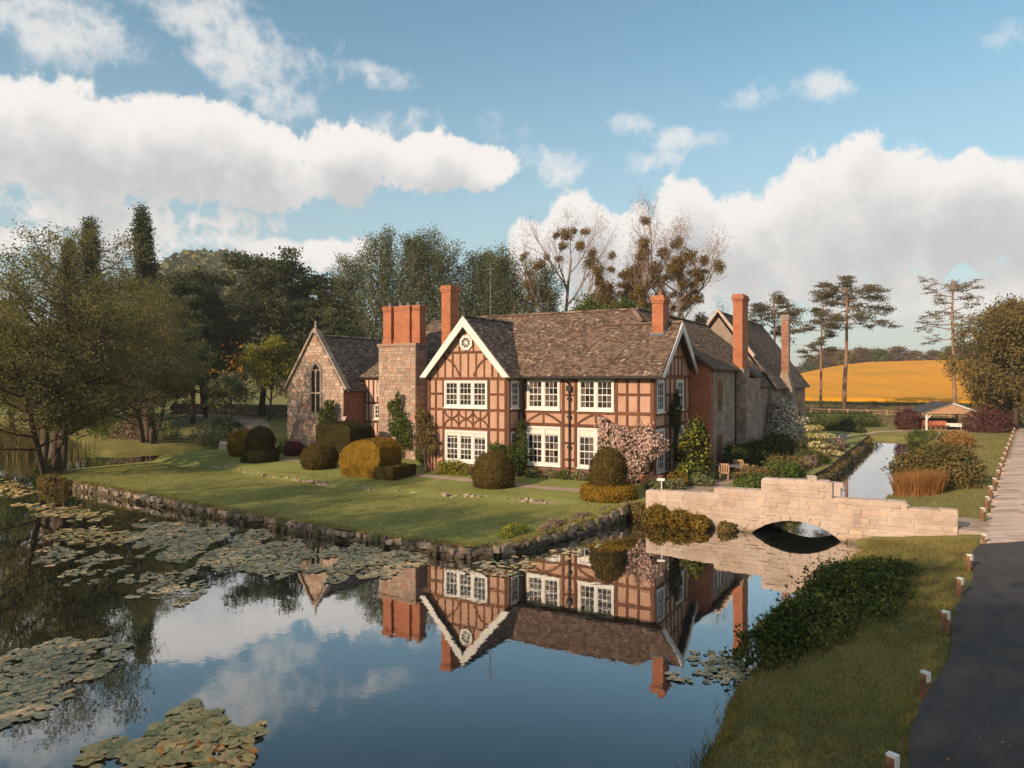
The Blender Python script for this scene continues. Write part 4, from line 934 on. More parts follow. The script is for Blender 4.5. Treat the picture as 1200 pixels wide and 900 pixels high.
MB().tube([(1.18, 12.6, 7.0), (1.18, 12.6, .9)], [.05, .05], 8).build('downpipe', 'black_iron', SR)
# chimney breast and brick stack
bx_ = MB().box(.70, 1.78, 13.0, 17.6, G, 6.55).prism([(.9, 13.0, 6.5), (1.62, 13.0, 6.5), (1.56, 13.0, 7.2), (.9, 13.0, 7.2)], (0, 1.9, 0)).build('chimney_breast', 'mortar', SR)
stonework(bx_, Face('front', 13.0), .7, 1.79, G, 6.5, mat='stone_grey'); stonework(bx_, Face('right', 1.78), 13.0, 17.6, G, 6.5, mat='stone_grey')
stonework(bx_, Face('front', 13.0), .9, 1.56, 6.5, 7.2, mat='stone'); stonework(bx_, Face('right', 1.6), 13.0, 14.9, 6.5, 7.2, mat='stone_grey')
chimney(SR, .90, 1.52, 13.0, 14.75, 7.2, 12.2, 'brick')
slope(SR, (1.98, 14.9, 6.7), (1.98, 17.9, 6.7), (.6, 17.9, 8.1), (.6, 14.9, 8.1), mat='tile_dark')
# mid bay and great hall
mb_ = MB().box(.6, 1.7, 17.6, 25.0, G, 5.9).build('lean_to_wall', 'mortar', SR); stonework(mb_, Face('right', 1.7), 17.6, 25, G, 5.9, mat='stone_grey')
slope(SR, (2.0, 17.7, 5.9), (2.0, 25.4, 5.9), (.3, 25.4, 8.0), (.3, 17.7, 8.0), mat='tile_dark')
hall = MB().box(-6.2, 2.0, 20.8, 37.6, G, 5.9); hall.prism([(-6.2, 20.8, 5.9), (2.0, 20.8, 5.9), (-2, 20.8, 11.35)], (0, .5, 0)); hall.prism([(-6.2, 37.6, 5.9), (2.2, 37.6, 5.9), (-2, 37.6, 11.5)], (0, -.5, 0))
hl = hall.build('hall_wall', 'mortar', SR)
hh2 = lambda x, z, w, h: not (33.6 < x+w and x-w < 35.2 and 2.4 < z+h and z-h < 5.2)
stonework(hl, Face('right', 2.0), 25, 37.6, G, 5.9, hh2, 'stone_grey')
lw = MB(); FH = Face('right', 2.0); FH.box(lw, 33.8, 34.95, 0, .012, 2.5, 4.7); FH.box(lw, 34.0, 34.75, 0, .012, 4.7, 5.05); lw.build('lancet_window', 'leaded_glass', SR)
slope(SR, (2.45, 20.9, 5.75), (2.45, 37.9, 5.75), (-2, 37.9, 11.75), (-2, 20.9, 11.75), mat='tile_dark')
slope(SR, (-6.45, 37.9, 5.75), (-6.45, 20.9, 5.75), (-2, 20.9, 11.75), (-2, 37.9, 11.75), mat='tile_dark')
ridge(SR, (-2, 20.9, 11.78), (-2, 37.9, 11.78), 'tile_dark')
for s, q in ((-1, 1.0), (1, .62)):
    MB().prism([(-2+s*4.35*q, 20.45, 11.78-5.88*q), (-2, 20.45, 11.78), (-2, 20.45, 12.02), (-2+s*4.5*q, 20.45, 12.02-5.92*q)], (0, .5, 0)).build('gable_coping', 'stone_pale', SR)
gc = MB().box(1.3, 2.75, 25.2, 26.9, G, 5.6).prism([(1.6, 25.4, 5.6), (2.75, 25.4, 5.6), (2.40, 25.4, 7.0), (1.85, 25.4, 7.0)], (0, 1.4, 0)).build('grey_stack', 'mortar', SR)
stonework(gc, Face('right', 2.75), 25.2, 26.9, G, 5.6, mat='stone_grey'); stonework(gc, Face('front', 25.2), 1.3, 2.75, G, 5.6, mat='stone_grey')
gs = chimney(SR, 1.85, 2.40, 25.8, 26.5, 6.9, 11.75, 'stone_grey'); stonework(gs, Face('front', 25.8), 1.85, 2.40, 6.95, 11.3, mat='brick_mix', hmin=.10, hmax=.16, wmin=.18, wmax=.4); stonework(gs, Face('right', 2.40), 25.8, 26.5, 6.95, 11.3, mat='stone_grey', hmin=.12, hmax=.2, wmin=.2, wmax=.4)
# ------------------------------------------------------------------ trees
def grow(rng, p, d, L, r, lvl, cfg, segs, tips):
    """one branch as a wandering polyline with side branches"""
    ns = cfg['ns'][lvl]; pts = [Vector(p)]; rads = [r]; d = Vector(d).normalized(); up = cfg['up'][lvl]; wob_ = cfg['wob'][lvl]; st = L/ns
    r_end = r*cfg['tap'][lvl]
    for i in range(ns):
        d = (d+Vector((rng.gauss(0, wob_), rng.gauss(0, wob_), rng.gauss(0, wob_)+up))).normalized()
        pts.append(pts[-1]+d*st); rads.append(r+(r_end-r)*(i+1)/ns)
    segs.append((pts, rads, lvl))
    last = lvl == cfg['lv']
    if last:
        tips += [(pts[k], rads[k]) for k in range(1, len(pts))]; return
    tips.append((pts[-1], rads[-1]))
    nb = cfg['nb'][lvl]; s0 = cfg['s0'][lvl]
    a = rng.uniform(0, 6.28)
    for k in range(nb):
        t = s0+(1-s0)*(k+rng.uniform(.1, .9))/nb; f = t*ns; i = min(int(f), ns-1)
        q = pts[i].lerp(pts[i+1], f-i); ax = (pts[i+1]-pts[i]).normalized()
        a += 2.4+rng.uniform(-.5, .5)
        s = ax.cross(Vector((.3, .2, 1)) if abs(ax.z) < .9 else Vector((1, 0, 0))).normalized(); b = ax.cross(s)
        ang = cfg['ang'][lvl]*rng.uniform(.75, 1.25)
        nd = ax*math.cos(ang)+(s*math.cos(a)+b*math.sin(a))*math.sin(ang)
        fl = cfg.get('flat', 0)
        if fl and lvl == 0: nd.z *= (1-fl)
        shp = cfg['shape'](t) if lvl == 0 else (1-.45*t)
        rr = max(.006, min(rads[min(i+1, ns)]*.75, r*cfg['rr'][lvl]))
        grow(rng, q, nd, L*cfg['lr'][lvl]*shp*rng.uniform(.75, 1.2), rr, lvl+1, cfg, segs, tips)
def wood(segs, sides=(8, 6, 4, 3, 3), minr=0.0):
    mb = MB()
    for pts, rads, lvl in segs:
        if rads[0] < minr: continue
        mb.tube(pts, rads, sides[min(lvl, 4)], cap=lvl < 2)
    return mb
def cloud_pts(rng, tips, n, sig, flat=1.0):
    T = np.array([tuple(t[0]) for t in tips]); i = rng.integers(0, len(T), n)
    return T[i]+rng.normal(size=(n, 3))*sig*np.array([1, 1, flat])
def proto_tree(seed, h, r, cfg, nleaf, lsize, sig, flat=1.0, asp=.55, minr=0.0, zfloor=None, nrm=None):
    """returns (trunk mesh builder, leaf arrays) standing at the origin"""
    rng = random.Random(seed); nr = np.random.default_rng(seed); segs = []; tips = []
    for s in cfg.get('stems', [((0, 0, -.3), (0, 0, 1), 1.0, 1.0)]):
        grow(rng, s[0], s[1], h*s[2], r*s[3], 0, cfg, segs, tips)
    use = [t for t in tips if t[0].z > (zfloor if zfloor is not None else h*.08)]
    P = cloud_pts(nr, use, nleaf, sig, flat) if nleaf else None
    V = F = None
    if nleaf: V, F = leaf_arrays(P, lsize, nrm, .5, asp, nr)
    return wood(segs, minr=minr), V, F, use
PROTO = {}
def proto(key, *a, bark='bark', leaf='leaf_green', **k):
    tm_, V, F, use = proto_tree(*a, **k)
    tme = tm_.mesh(key+'_trunk', smooth=True); tme.materials.append(MAT[bark]); cme = None
    if V is not None: cme = np_mesh(key+'_crown', V, F); cme.materials.append(MAT[leaf])
    PROTO[key] = (tme, cme, use)
def plant_tree(key, name, x, y, label, group=None, s=1.0, rz=None, z=None, sz=None, crown='crown', mat=None):
    tme, cme, use = PROTO[key]
    o = empty(name, (x, y, (gz1(x, y) if z is None else z)-.05), label, 'tree', group)
    rz = R.uniform(0, 6.28) if rz is None else rz; sz = s if sz is None else sz
    o.rotation_euler = (0, 0, rz); o.scale = (s, s, sz)
    link('trunk', tme, None, o)
    if cme:
        c = link(crown, cme, None, o)
        if mat: c.material_slots[0].link = 'OBJECT'; c.material_slots[0].material = MAT[mat]
    return o
dome = lambda t: 1.15-.75*abs(t-.35)-.35*t*t
# round-headed broadleaf
BROAD = dict(lv=3, ns=[6, 5, 4, 3], wob=[.06, .13, .18, .2], up=[.06, .07, .05, .03], tap=[.25, .25, .3, .3], nb=[13, 6, 5], s0=[.22, .25, .2], ang=[.95, .75, .75], lr=[.50, .52, .5], rr=[.45, .5, .5], shape=dome)
proto('broad', 3, 11, .28, BROAD, 22000, .26, .42, leaf='leaf_green')
proto('autumn', 8, 11, .28, dict(BROAD, nb=[15, 7, 5], s0=[.10, .2, .2]), 34000, .25, .40, leaf='leaf_autumn')
proto('autumn2', 19, 9, .26, dict(BROAD, nb=[15, 7, 5], s0=[.06, .2, .2], ang=[1.1, .8, .8]), 28000, .25, .40, leaf='leaf_autumn')
proto('lime', 5, 8.5, .16, dict(BROAD, nb=[14, 6, 4], s0=[.2, .2, .2], ang=[.8, .7, .7]), 14000, .24, .33, leaf='leaf_lime')
proto('small', 6, 5.5, .12, dict(BROAD, nb=[11, 5, 4], s0=[.28, .2, .2]), 5000, .20, .25, leaf='leaf_sage')
# big leaning alder at the water's edge: several stems, open crown
ALD = dict(lv=3, ns=[8, 6, 4, 3], wob=[.06, .12, .18, .2], up=[.05, .04, .03, .02], tap=[.2, .22, .3, .3], nb=[22, 8, 6], s0=[.25, .2, .15], ang=[1.15, .75, .8], lr=[.40, .50, .45], rr=[.42, .45, .5],
           shape=lambda t: 1.15-.55*t, stems=[((0, 0, -.4), (.02, .02, 1), 1.0, 1.0), ((-.9, -.3, -.4), (-.30, -.05, 1), .92, .8), ((.8, .2, -.4), (.34, .05, 1), .86, .85), ((-.2, .5, -.4), (-.62, .25, 1), .85, .7), ((1.1, -.2, -.4), (.72, -.15, 1), .70, .6)])
proto('alder', 21, 15.2, .36, ALD, 72000, .15, .31, flat=.75, leaf='leaf_alder', zfloor=3.4)
# slender upright poplars in leaf
POP = dict(lv=2, ns=[9, 5, 3], wob=[.03, .07, .15], up=[.05, .14, .10], tap=[.12, .25, .3], nb=[46, 8], s0=[.10, .15], ang=[.70, .65], lr=[.33, .42], rr=[.25, .5], shape=lambda t: 1.12-.75*t)
for i in range(3): proto('poplar%d' % i, 31+i, 24, .30, dict(POP, nb=[44+4*i, 8]), 19000, .24, .38, flat=1.3, leaf='leaf_poplar', bark='bark_pale')
proto('column', 41, 24, .30, dict(POP, ang=[.46, .5], lr=[.24, .4], nb=[58, 7], s0=[.04, .1], shape=lambda t: 1.15-.95*t), 20000, .28, .32, flat=1.5, leaf='leaf_dark')
# dark pine / cypress wood on the left
CON = dict(lv=2, ns=[8, 4, 3], wob=[.03, .08, .12], up=[.04, .0, .02], tap=[.15, .3, .3], nb=[48, 8], s0=[.22, .15], ang=[1.35, .8], lr=[.27, .42], rr=[.28, .4], shape=lambda t: 1.15-.85*t, flat=.3)
for i in range(2): proto('conifer%d' % i, 51+i, 19, .34, CON, 20000, .34, .36, flat=.45, leaf='leaf_dark')
proto('scots', 55, 18.5, .42, dict(CON, nb=[30, 9], s0=[.38, .15], ang=[1.25, .8], lr=[.36, .42], shape=lambda t: .95+.25*math.sin(3.1*t)-.45*t), 17000, .34, .45, flat=.4, leaf='leaf_darkpine', bark='bark')
# tall bare-stemmed pines on the right
PIN = dict(lv=3, ns=[8, 5, 4, 3], wob=[.025, .10, .15, .2], up=[.03, .035, .03, .05], tap=[.35, .25, .3, .3], nb=[14, 6, 4], s0=[.66, .30, .3], ang=[1.42, .75, .7], lr=[.36, .46, .42], rr=[.30, .4, .5], shape=lambda t: 1.05-.45*t, flat=.55)
for i in range(4):
    c = [dict(PIN), dict(PIN, nb=[10, 5, 4], s0=[.45, .35, .3], lr=[.20, .45, .4]), dict(PIN, s0=[.68, .3, .3], nb=[10, 6, 4], lr=[.30, .45, .4]), dict(PIN, nb=[20, 6, 3], s0=[.50, .3, .3], lr=[.30, .40, .35], up=[.02, .005, .02, .05], flat=.7)][i]
    proto('pine%d' % i, 60+i, [19.5, 17, 17, 21][i], [.36, .24, .28, .34][i], c, [15000, 6000, 8500, 5200][i], .24, [.46, .36, .48, .30][i], flat=.20, leaf='leaf_pineR', bark='bark_pine', zfloor=6.0)
# bare trees full of mistletoe
BARE = dict(lv=3, ns=[7, 6, 5, 4], wob=[.05, .09, .12, .14], up=[.05, .12, .14, .12], tap=[.3, .25, .25, .3], nb=[12, 8, 8], s0=[.25, .25, .2], ang=[.75, .6, .5], lr=[.55, .50, .45], rr=[.55, .45, .4], shape=lambda t: 1.15-.55*t)
for i in range(3): proto('bare%d' % i, 70+i, [24, 22, 20][i], .42, dict(BARE, ang=[[.75, .65, .85][i], .6, .5]), 0, 1, 1, bark='bark_pale')

# near the water, left
plant_tree('alder', 'alder_tree', -37.0, -11.0, 'large many-stemmed olive brown alder leaning over the water at the lawn corner', rz=rad(-28), z=.2, s=1.08, sz=.98)
plant_tree('alder', 'alder_tree', -50.5, 4.8, 'second olive alder on the far bank behind the first, nearer the chapel', rz=rad(140), s=1.0, sz=.92)
# behind it on the left bank
cols_ = [(-67.5, 9.5, .92, 'slim dark poplar column rising behind the alder, left of the two tall points'), (-66.5, 15.2, 1.0, 'tallest dark pointed poplar column behind the alder'), (-71, 9.0, .86, 'dark poplar column with a blunt top just left of the slim one')]
for x, y, s, l in cols_: plant_tree('column', 'poplar_column', x, y, l, 'dark poplar columns', s)
cons = [('conifer0', -63, 18.5, .88, 'dark conifer right of the tallest poplar column'), ('conifer1', -66, 22.5, .84, 'dark dense conifer between the poplar column and the wide pine'), ('scots', -63.5, 29, 1.13, 'wide-topped dark pine standing behind the lime green tree'),
        ('conifer1', -58.5, 31.5, .80, 'dark conifer behind the chapel gable'), ('conifer0', -55.0, 35, .82, 'dark conifer nearest the tall poplars, above the chapel roof'), ('scots', -60.5, 36, 1.0, 'dark pine partly hidden between conifers behind the chapel'),
        ('conifer0', -73, 12, .86, 'dark conifer left behind the alder crown'), ('conifer1', -80, 7, .82, 'dark conifer furthest left behind the alder'), ('scots', -71, 26, 1.0, 'dark pine glimpsed between trunks over the yellow field'), ('conifer1', -52, 31, .68, 'shorter dark conifer directly above the chapel finial')]
for k, x, y, s, l in cons: plant_tree(k, 'dark_conifer', x, y, l, 'dark evergreens left of the house', s)
plant_tree('broad', 'broadleaf_tree', -76, 0, 'green broadleaf tree at the far left behind the pond', None, 1.0)
plant_tree('broad', 'broadleaf_tree', -66, 3, 'green broadleaf tree behind the reeds left of the alder trunks', None, .8)
plant_tree('broad', 'broadleaf_tree', -62, 11, 'green broadleaf tree right of the alder, under the dark conifers', None, .72)
plant_tree('lime', 'young_tree', -58.6, 26.0, 'bright lime green tree beside the chapel gable', None, 1.08)
plant_tree('small', 'young_tree', -54.5, 17.0, 'small grey-green tree left of the lime green one', None, 1.05)
plant_tree('small', 'young_tree', -60.5, 9.5, 'pale thin tree rising behind the right edge of the alder', None, 1.5)
# poplar row behind the house
pops = [(-54.0, 34.6, .88), (-51.4, 36.2, 1.0), (-49.0, 37.6, .98), (-46.6, 38.9, 1.0), (-44.2, 40.4, .99), (-41.6, 42.0, .98), (-39.0, 43.6, .98), (-36.6, 45.0, .97), (-34.0, 46.6, .95), (-31.4, 48.0, .90)]
pl = ['leftmost tall poplar of the row behind the chapel roof', 'second tall poplar of the row from the left', 'third tall poplar of the row, left of the brick shafts', 'fourth tall poplar, above the stone stack', 'fifth tall poplar, behind the brick shafts', 'sixth tall poplar, left of the tall brick chimney', 'seventh tall poplar, above the white gable', 'eighth poplar of the row, right of the white gable', 'ninth poplar of the row, thinner and browner', 'last and lowest poplar of the row beside the mistletoe trees']
for i, (x, y, s) in enumerate(pops): plant_tree('poplar%d' % (i % 3), 'poplar_tree', x, y, pl[i], 'poplars behind the house', .98 if s < .9 else 1.06, sz=s*.95)
# mistletoe trees
ml = ['big bare tree hung with many dark mistletoe balls, left of the three', 'bare spreading tree with mistletoe above the main ridge, middle of the three', 'smallest bare tree with mistletoe, just left of the red chimney against white cloud']
def ball_mesh(seed, n=420):
    nr = np.random.default_rng(seed); q = unit(nr.normal(size=(n, 3))); P = q*(nr.uniform(.1, 1.0, (n, 1))**.6)*(1+.25*np.sin(q[:, :1]*5+seed)*np.cos(q[:, 1:2]*4)); V, F = leaf_arrays(P, .40, q, .8, .3, nr); me = np_mesh('mistletoe', V, F); me.materials.append(MAT['leaf_mistletoe']); return me
BALLS = [ball_mesh(80+i) for i in range(4)]
for i, (x, y, s, rz, nb) in enumerate([(-29, 49, .98, .4, 44), (-22.6, 52, 1.0, 5.1, 42), (-15.5, 57, 1.08, 4.2, 44)]):
    o = plant_tree('bare%d' % i, 'mistletoe_tree', x, y, ml[i], 'bare trees with mistletoe', s, rz)
    tips = [t for t in PROTO['bare%d' % i][2] if t[0].z > 9]; rr = random.Random(90+i)
    P = cloud_pts(np.random.default_rng(5+i), [t for t in tips if t[1] < .03], 6500, .5, 1.4)
    V, F = leaf_arrays(P, .48, None, 1, .07); c = link('twigs', np_mesh('twigs', V, F), 'leaf_twig', o, kind='stuff')
    cand = [t for t in tips if t[1] > .007]
    put = []; cand = [t for t in cand if t[1] < .05]
    for k in range(nb):
        t = rr.choice(cand)
        for _ in range(25):
            if all((t[0]-q).length > 1.5 for q in put): break
            t = rr.choice(cand)
        put.append(t[0]); b_ = link('mistletoe', BALLS[k % 4], None, o); b_.location = t[0]+Vector((0, 0, -.2)); r_ = rr.choice([.5, .65, .85, 1.15, .75]); b_.scale = (r_*rr.uniform(.8, 1.25), r_*rr.uniform(.8, 1.25), r_*rr.uniform(.7, 1.0)); b_.rotation_euler = (rr.uniform(0, 3), 0, rr.uniform(0, 6))
# rounder greens just behind the roofs
for x, y, s, l, k in [(-22, 30, 1.12, 'round dark green tree behind the main ridge', 'broad'), (-17, 34, 1.30, 'mid green bushy tree behind the ridge, left of the red chimney', 'broad'), (-28, 33, 1.05, 'dark green tree low behind the ridge under the mistletoe', 'broad'), (-12, 42, 1.0, 'green tree glimpsed right of the red chimney', 'broad')]:
    plant_tree(k, 'broadleaf_tree', x, y, l, 'trees behind the house roofs', s)
# pines on the right
for k, x, y, s, rz, l in [('pine0', 0.2, 94.5, 1.10, .6, 'tall bare-stemmed pine with the widest flat crown, right of the grey chimney'), ('pine1', -4.5, 103, 1.12, 1.7, 'slender pine with sparse layered branches left of the widest one'), ('pine2', -8.2, 79, 1.06, 2.2, 'flat-topped pine showing behind the rear roof'), ('pine3', 16.2, 110, 1.10, .2, 'lone thin pine with nearly bare level branches above the pavilion'), ('pine2', 26.8, 133, 1.18, .9, 'distant pine peeping over the trees at the right edge'), ('pine2', -16.5, 74, .82, 3.9, 'dark pine low between red chimney and rear roof')]:
    plant_tree(k, 'pine_tree', x, y, l, 'tall pines right of the house', s, rz)
# brown-green trees at the right edge
for k, x, y, s, l in [('autumn', 20.6, 60.5, 1.15, 'large golden brown tree overhanging the pavilion at the right edge'), ('autumn2', 24.5, 66, 1.5, 'big round olive tree at the far right edge'), ('autumn2', 21.5, 70, .85, 'smaller olive tree behind the right side of the pavilion'), ('autumn', 28, 80, 1.25, 'tall rounded tree behind, at the right edge'), ('autumn2', 24.5, 55, .75, 'low golden bush-like tree beside the drive at the right edge')]:
    plant_tree(k, 'golden_tree', x, y, l, 'golden trees at the right edge', s)
# hedgerow trees along the top of the yellow field
proto('hedgerow', 91, 9, .25, dict(BROAD, lv=2, nb=[16, 8], s0=[.05, .2], ang=[1.0, .8], lr=[.5, .5]), 4200, .75, .8, leaf='leaf_autumn')
hcount = 0
for i in range(24):
    a = -14+i*1.1; d = 372+R.uniform(-8, 8); x = 12.4+d*math.sin(rad(a)); y = -36.7+d*math.cos(rad(a)); s = R.choice([.8, 1.0, 1.15, 1.45, 1.1])
    hp = ['%s hedgerow tree from the left on the skyline above the yellow field' % q for q in ('first', 'second', 'third', 'fourth', 'fifth', 'sixth', 'seventh', 'eighth', 'ninth', 'tenth', 'eleventh', 'twelfth', 'thirteenth', 'fourteenth', 'fifteenth', 'sixteenth', 'seventeenth', 'eighteenth', 'nineteenth', 'twentieth', 'twenty-first', 'twenty-second', 'twenty-third', 'twenty-fourth')][i]
    plant_tree('hedgerow', 'hedgerow_tree', x, y, hp, 'hedgerow trees on the skyline', s*1.15, sz=s*.66, mat=('leaf_autumn', 'leaf_brown', 'leaf_green', 'leaf_brown')[i % 4])
# wooded hill far left: one mass
nr = np.random.default_rng(3); n = 5200
aa = -np.radians(nr.uniform(36, 84, n)); dd = nr.uniform(250, 640, n)
hx = 12.4+dd*np.sin(aa); hy = -36.7+dd*np.cos(aa); hz = gz(hx, hy)
rr_ = nr.uniform(3.5, 7, n); K = 15
q = unit(nr.normal(size=(n*K, 3))); q[:, 2] = np.abs(q[:, 2])
C0 = np.repeat(np.stack([hx, hy, hz], 1), K, 0); Rr = np.repeat(rr_, K)[:, None]
P = C0+q*Rr*np.array([1, 1, 1.35])
V, F = leaf_arrays(P, 3.8, q, .5, .8)
tag(link('wooded_hill', np_mesh('wooded_hill', V, F), 'hill_leaf'), 'distant hillside covered in mixed green woodland', 'woodland', kind='stuff')

# off to the left and behind: tall trees whose shadows stripe the lawn and verge
proto('shade', 95, 17, .4, dict(BROAD, nb=[16, 7, 5], s0=[.12, .2, .2]), 6200, .40, .60, leaf='leaf_green')
SHADE = [(-27, -49, 1.12), (-17, -50, 1.04), (-6, -51, .95), (4, -50, .95), (12, -52, 1.0), (1.5, -43.5, .84), (-8, -44.5, .62)]
sl = ['fifth from the drive in the back row', 'fourth from the drive in the back row', 'third from the drive in the back row', 'second from the drive in the back row', 'closest to the drive', 'standing in front, nearest the water', 'low one standing in front, left of the nearest']
for (x, y, s), l in zip(SHADE, sl):
    plant_tree('shade', 'shore_tree', x, y, 'tall green tree on the near shore, %s' % l, 'trees on the near shore', s)

# ------------------------------------------------------------------ fields
def field(name, poly, dz, mat, n=(60, 60)):
    """sheet draped over the land between four corners"""
    a, b, c, d = [np.array(p, float) for p in poly]; s = np.linspace(0, 1, n[0])[None, :, None]; t = np.linspace(0, 1, n[1])[:, None, None]
    P = (a*(1-s)+b*s)*(1-t)+(d*(1-s)+c*s)*t; Z = gz(P[..., 0], P[..., 1])+dz+NR.uniform(-.12, .12, P.shape[:2])*(dz > .3)
    edge_ = np.zeros(P.shape[:2], bool); edge_[0] = edge_[-1] = True; edge_[:, 0] = edge_[:, -1] = True; Z = np.where(edge_, Z-dz-.3, Z)
    V = np.concatenate([P, Z[..., None]], -1).reshape(-1, 3); nx, ny = n
    i = np.arange(ny-1)[:, None]*nx+np.arange(nx-1)[None, :]; F = np.stack([i, i+1, i+nx+1, i+nx], -1).reshape(-1, 4)
    return tag(link(name, np_mesh(name, V, F), mat), kind='structure')
field('rape_field', [(-60, 132), (62, 128), (120, 348), (-120, 352)], 1.1, 'rape', (100, 100))
def polar(a, d): return (12.4+d*math.sin(rad(a)), -36.7+d*math.cos(rad(a)))
field('hillside_rape_field', [polar(-52.8, 185), polar(-50.4, 178), polar(-50.4, 250), polar(-52.8, 250)], .9, 'rape')
# ------------------------------------------------------------------ clipped yews
def rev_surface(c, prof, n, nr, amp=.045):
    """random points and normals on a lathe profile [(r,z)..] standing at c"""
    pr = np.array(prof, float); seg = np.hypot(np.diff(pr[:, 0]), np.diff(pr[:, 1])); wgt = seg*(pr[:-1, 0]+pr[1:, 0]+.02); k = nr.choice(len(seg), n, p=wgt/wgt.sum()); t = nr.uniform(0, 1, n)
    r = pr[k, 0]*(1-t)+pr[k+1, 0]*t; z = pr[k, 1]*(1-t)+pr[k+1, 1]*t; a = nr.uniform(0, 6.2832, n)
    dr = pr[k+1, 0]-pr[k, 0]; dz = pr[k+1, 1]-pr[k, 1]; l = np.hypot(dr, dz)
    N = np.stack([np.cos(a)*dz/l, np.sin(a)*dz/l, -dr/l], 1); P = np.stack([r*np.cos(a), r*np.sin(a), z], 1)+N*nr.normal(0, amp, (n, 1))
    bump = .05*np.sin(5*a+3*z)+.04*np.sin(9*z+2*a); P[:, :2] *= (1+bump[:, None]*.6); return P+np.array(c), N
def clipped(name, c, profs, label, mats, n=9000, ls=.075, cat='topiary', group='clipped yews'):
    o = empty(name, c, label, cat, group)
    for (pn, prof), mt in zip(profs, mats):
        MB().lathe(c, [(max(r*.955, .01), z) for r, z in prof], 28).build(pn, 'core_'+mt if 'core_'+mt in MAT else mt, o, smooth=True)
        P, N = rev_surface(c, prof, n, NR); leaves(pn+'_leaves', P, ls, mt, o, N, .75, .6, kind='stuff')
    return o
for k in ('leaf_yew', 'leaf_yewgold'):
    pass
def domep(r, h, sh=.55): return [(r*.86, 0), (r*.97, h*.18), (r, h*.38)]+[(r*math.cos(a), h*.38+h*.62*math.sin(a)) for a in [i*math.pi/2/9 for i in range(1, 9)]]+[(.02, h)]
def ballp(r, h): return [(r*.75, 0), (r*.93, h*.2), (r, h*.45)]+[(r*math.cos(a), h*.45+h*.55*math.sin(a)) for a in [i*math.pi/2/9 for i in range(1, 9)]]+[(.02, h)]
def ringp(r, h): return [(r*.97, 0), (r, h*.5), (r*.97, h*.9), (r*.9, h), (.05, h*1.02)]
def at(x, y): return (x, y, iz1(x, y)-.03)
clipped('topiary_dome', at(-.95, -4.35), [('skirt', ringp(1.32, .62)), ('dome', [(r, z+.45) for r, z in domep(.86, 1.95)])], 'brown-gold clipped yew dome rising from a low ring by the bridge', ['leaf_yewgold', 'leaf_yew'])
clipped('topiary_dome', at(-7.6, -4.0), [('dome', domep(1.12, 1.85))], 'plain clipped yew dome in front of the white gable wing', ['leaf_yew'])
clipped('topiary_ball', at(-21.0, -3.2), [('ball', ballp(1.15, 1.55))], 'clipped yew ball left of the big chair-shaped yew', ['leaf_yew'])
clipped('topiary_dome', at(-27.3, -2.4), [('skirt', ringp(1.22, .80)), ('dome', [(r, z+.6) for r, z in domep(.92, 1.75)])], 'dark yew dome on a drum, left of the chapel', ['leaf_yewdark', 'leaf_yewdark'])
clipped('topiary_ball', at(-30.6, -.9), [('ball', ballp(1.25, 1.85))], 'golden clipped ball beside the dark dome, far left', ['leaf_yewgold'])
clipped('topiary_ball', at(-27.6, .9), [('ball', ballp(.7, 1.0))], 'purple-leaved round shrub behind the dark yew dome', ['leaf_purple'], 3500, .1)
def block_pts(b, n, nr):
    """points on the outside of a list of boxes/wedges given as quads (4 corner arrays)"""
    qs = [np.array(q, float) for q in b]; ar = np.array([np.linalg.norm(np.cross(q[1]-q[0], q[3]-q[0])) for q in qs]); k = nr.choice(len(qs), n, p=ar/ar.sum())
    s, t = nr.uniform(0, 1, (n, 1)), nr.uniform(0, 1, (n, 1)); Q = np.stack(qs)[k]
    P = (Q[:, 0]*(1-s)+Q[:, 1]*s)*(1-t)+(Q[:, 3]*(1-s)+Q[:, 2]*s)*t; N = unit(np.cross(Q[:, 1]-Q[:, 0], Q[:, 3]-Q[:, 0])); return P+N*nr.normal(0, .03, (n, 1)), N
def hull(poly, ext):
    """quads of an extruded outline with rounded shoulders"""
    a = [Vector(p) for p in poly]; e = Vector(ext); n = len(a); qs = []
    for i in range(n): qs.append([a[i], a[(i+1) % n], a[(i+1) % n]+e, a[i]+e])
    return qs, a, e
def clipped_block(name, c, poly, ext, label, mat, n=12000, ls=.08, group='clipped yews', cat='topiary', topm=None):
    o = empty(name, c, label, cat, group); b = MB().prism([Vector(c)+Vector(p) for p in poly], ext)
    b.build('body', mat, o)
    qs, a, e = hull([Vector(c)+Vector(p) for p in poly], ext); P, N = block_pts([[tuple(v) for v in q] for q in qs], n, NR)
    # end caps by rejection
    y0 = [tuple(v) for v in a]; xs_ = [p[0] for p in y0]; zs_ = [p[2] for p in y0]; m = n//3
    cx_, cz_ = NR.uniform(min(xs_), max(xs_), m), NR.uniform(min(zs_), max(zs_), m); ins_ = pdist(cx_, cz_, [(p[0], p[2]) for p in y0]) < 0
    for off, nn in ((0, -1), (ext[1], 1)):
        P = np.concatenate([P, np.stack([cx_[ins_], np.full(ins_.sum(), y0[0][1]+off)+NR.normal(0, .03, ins_.sum()), cz_[ins_]], 1)]); N = np.concatenate([N, np.tile([0, nn, 0], (ins_.sum(), 1))])
    leaves('clipped_leaves', P, ls, mat, o, N, .45, .6, kind='stuff'); return o
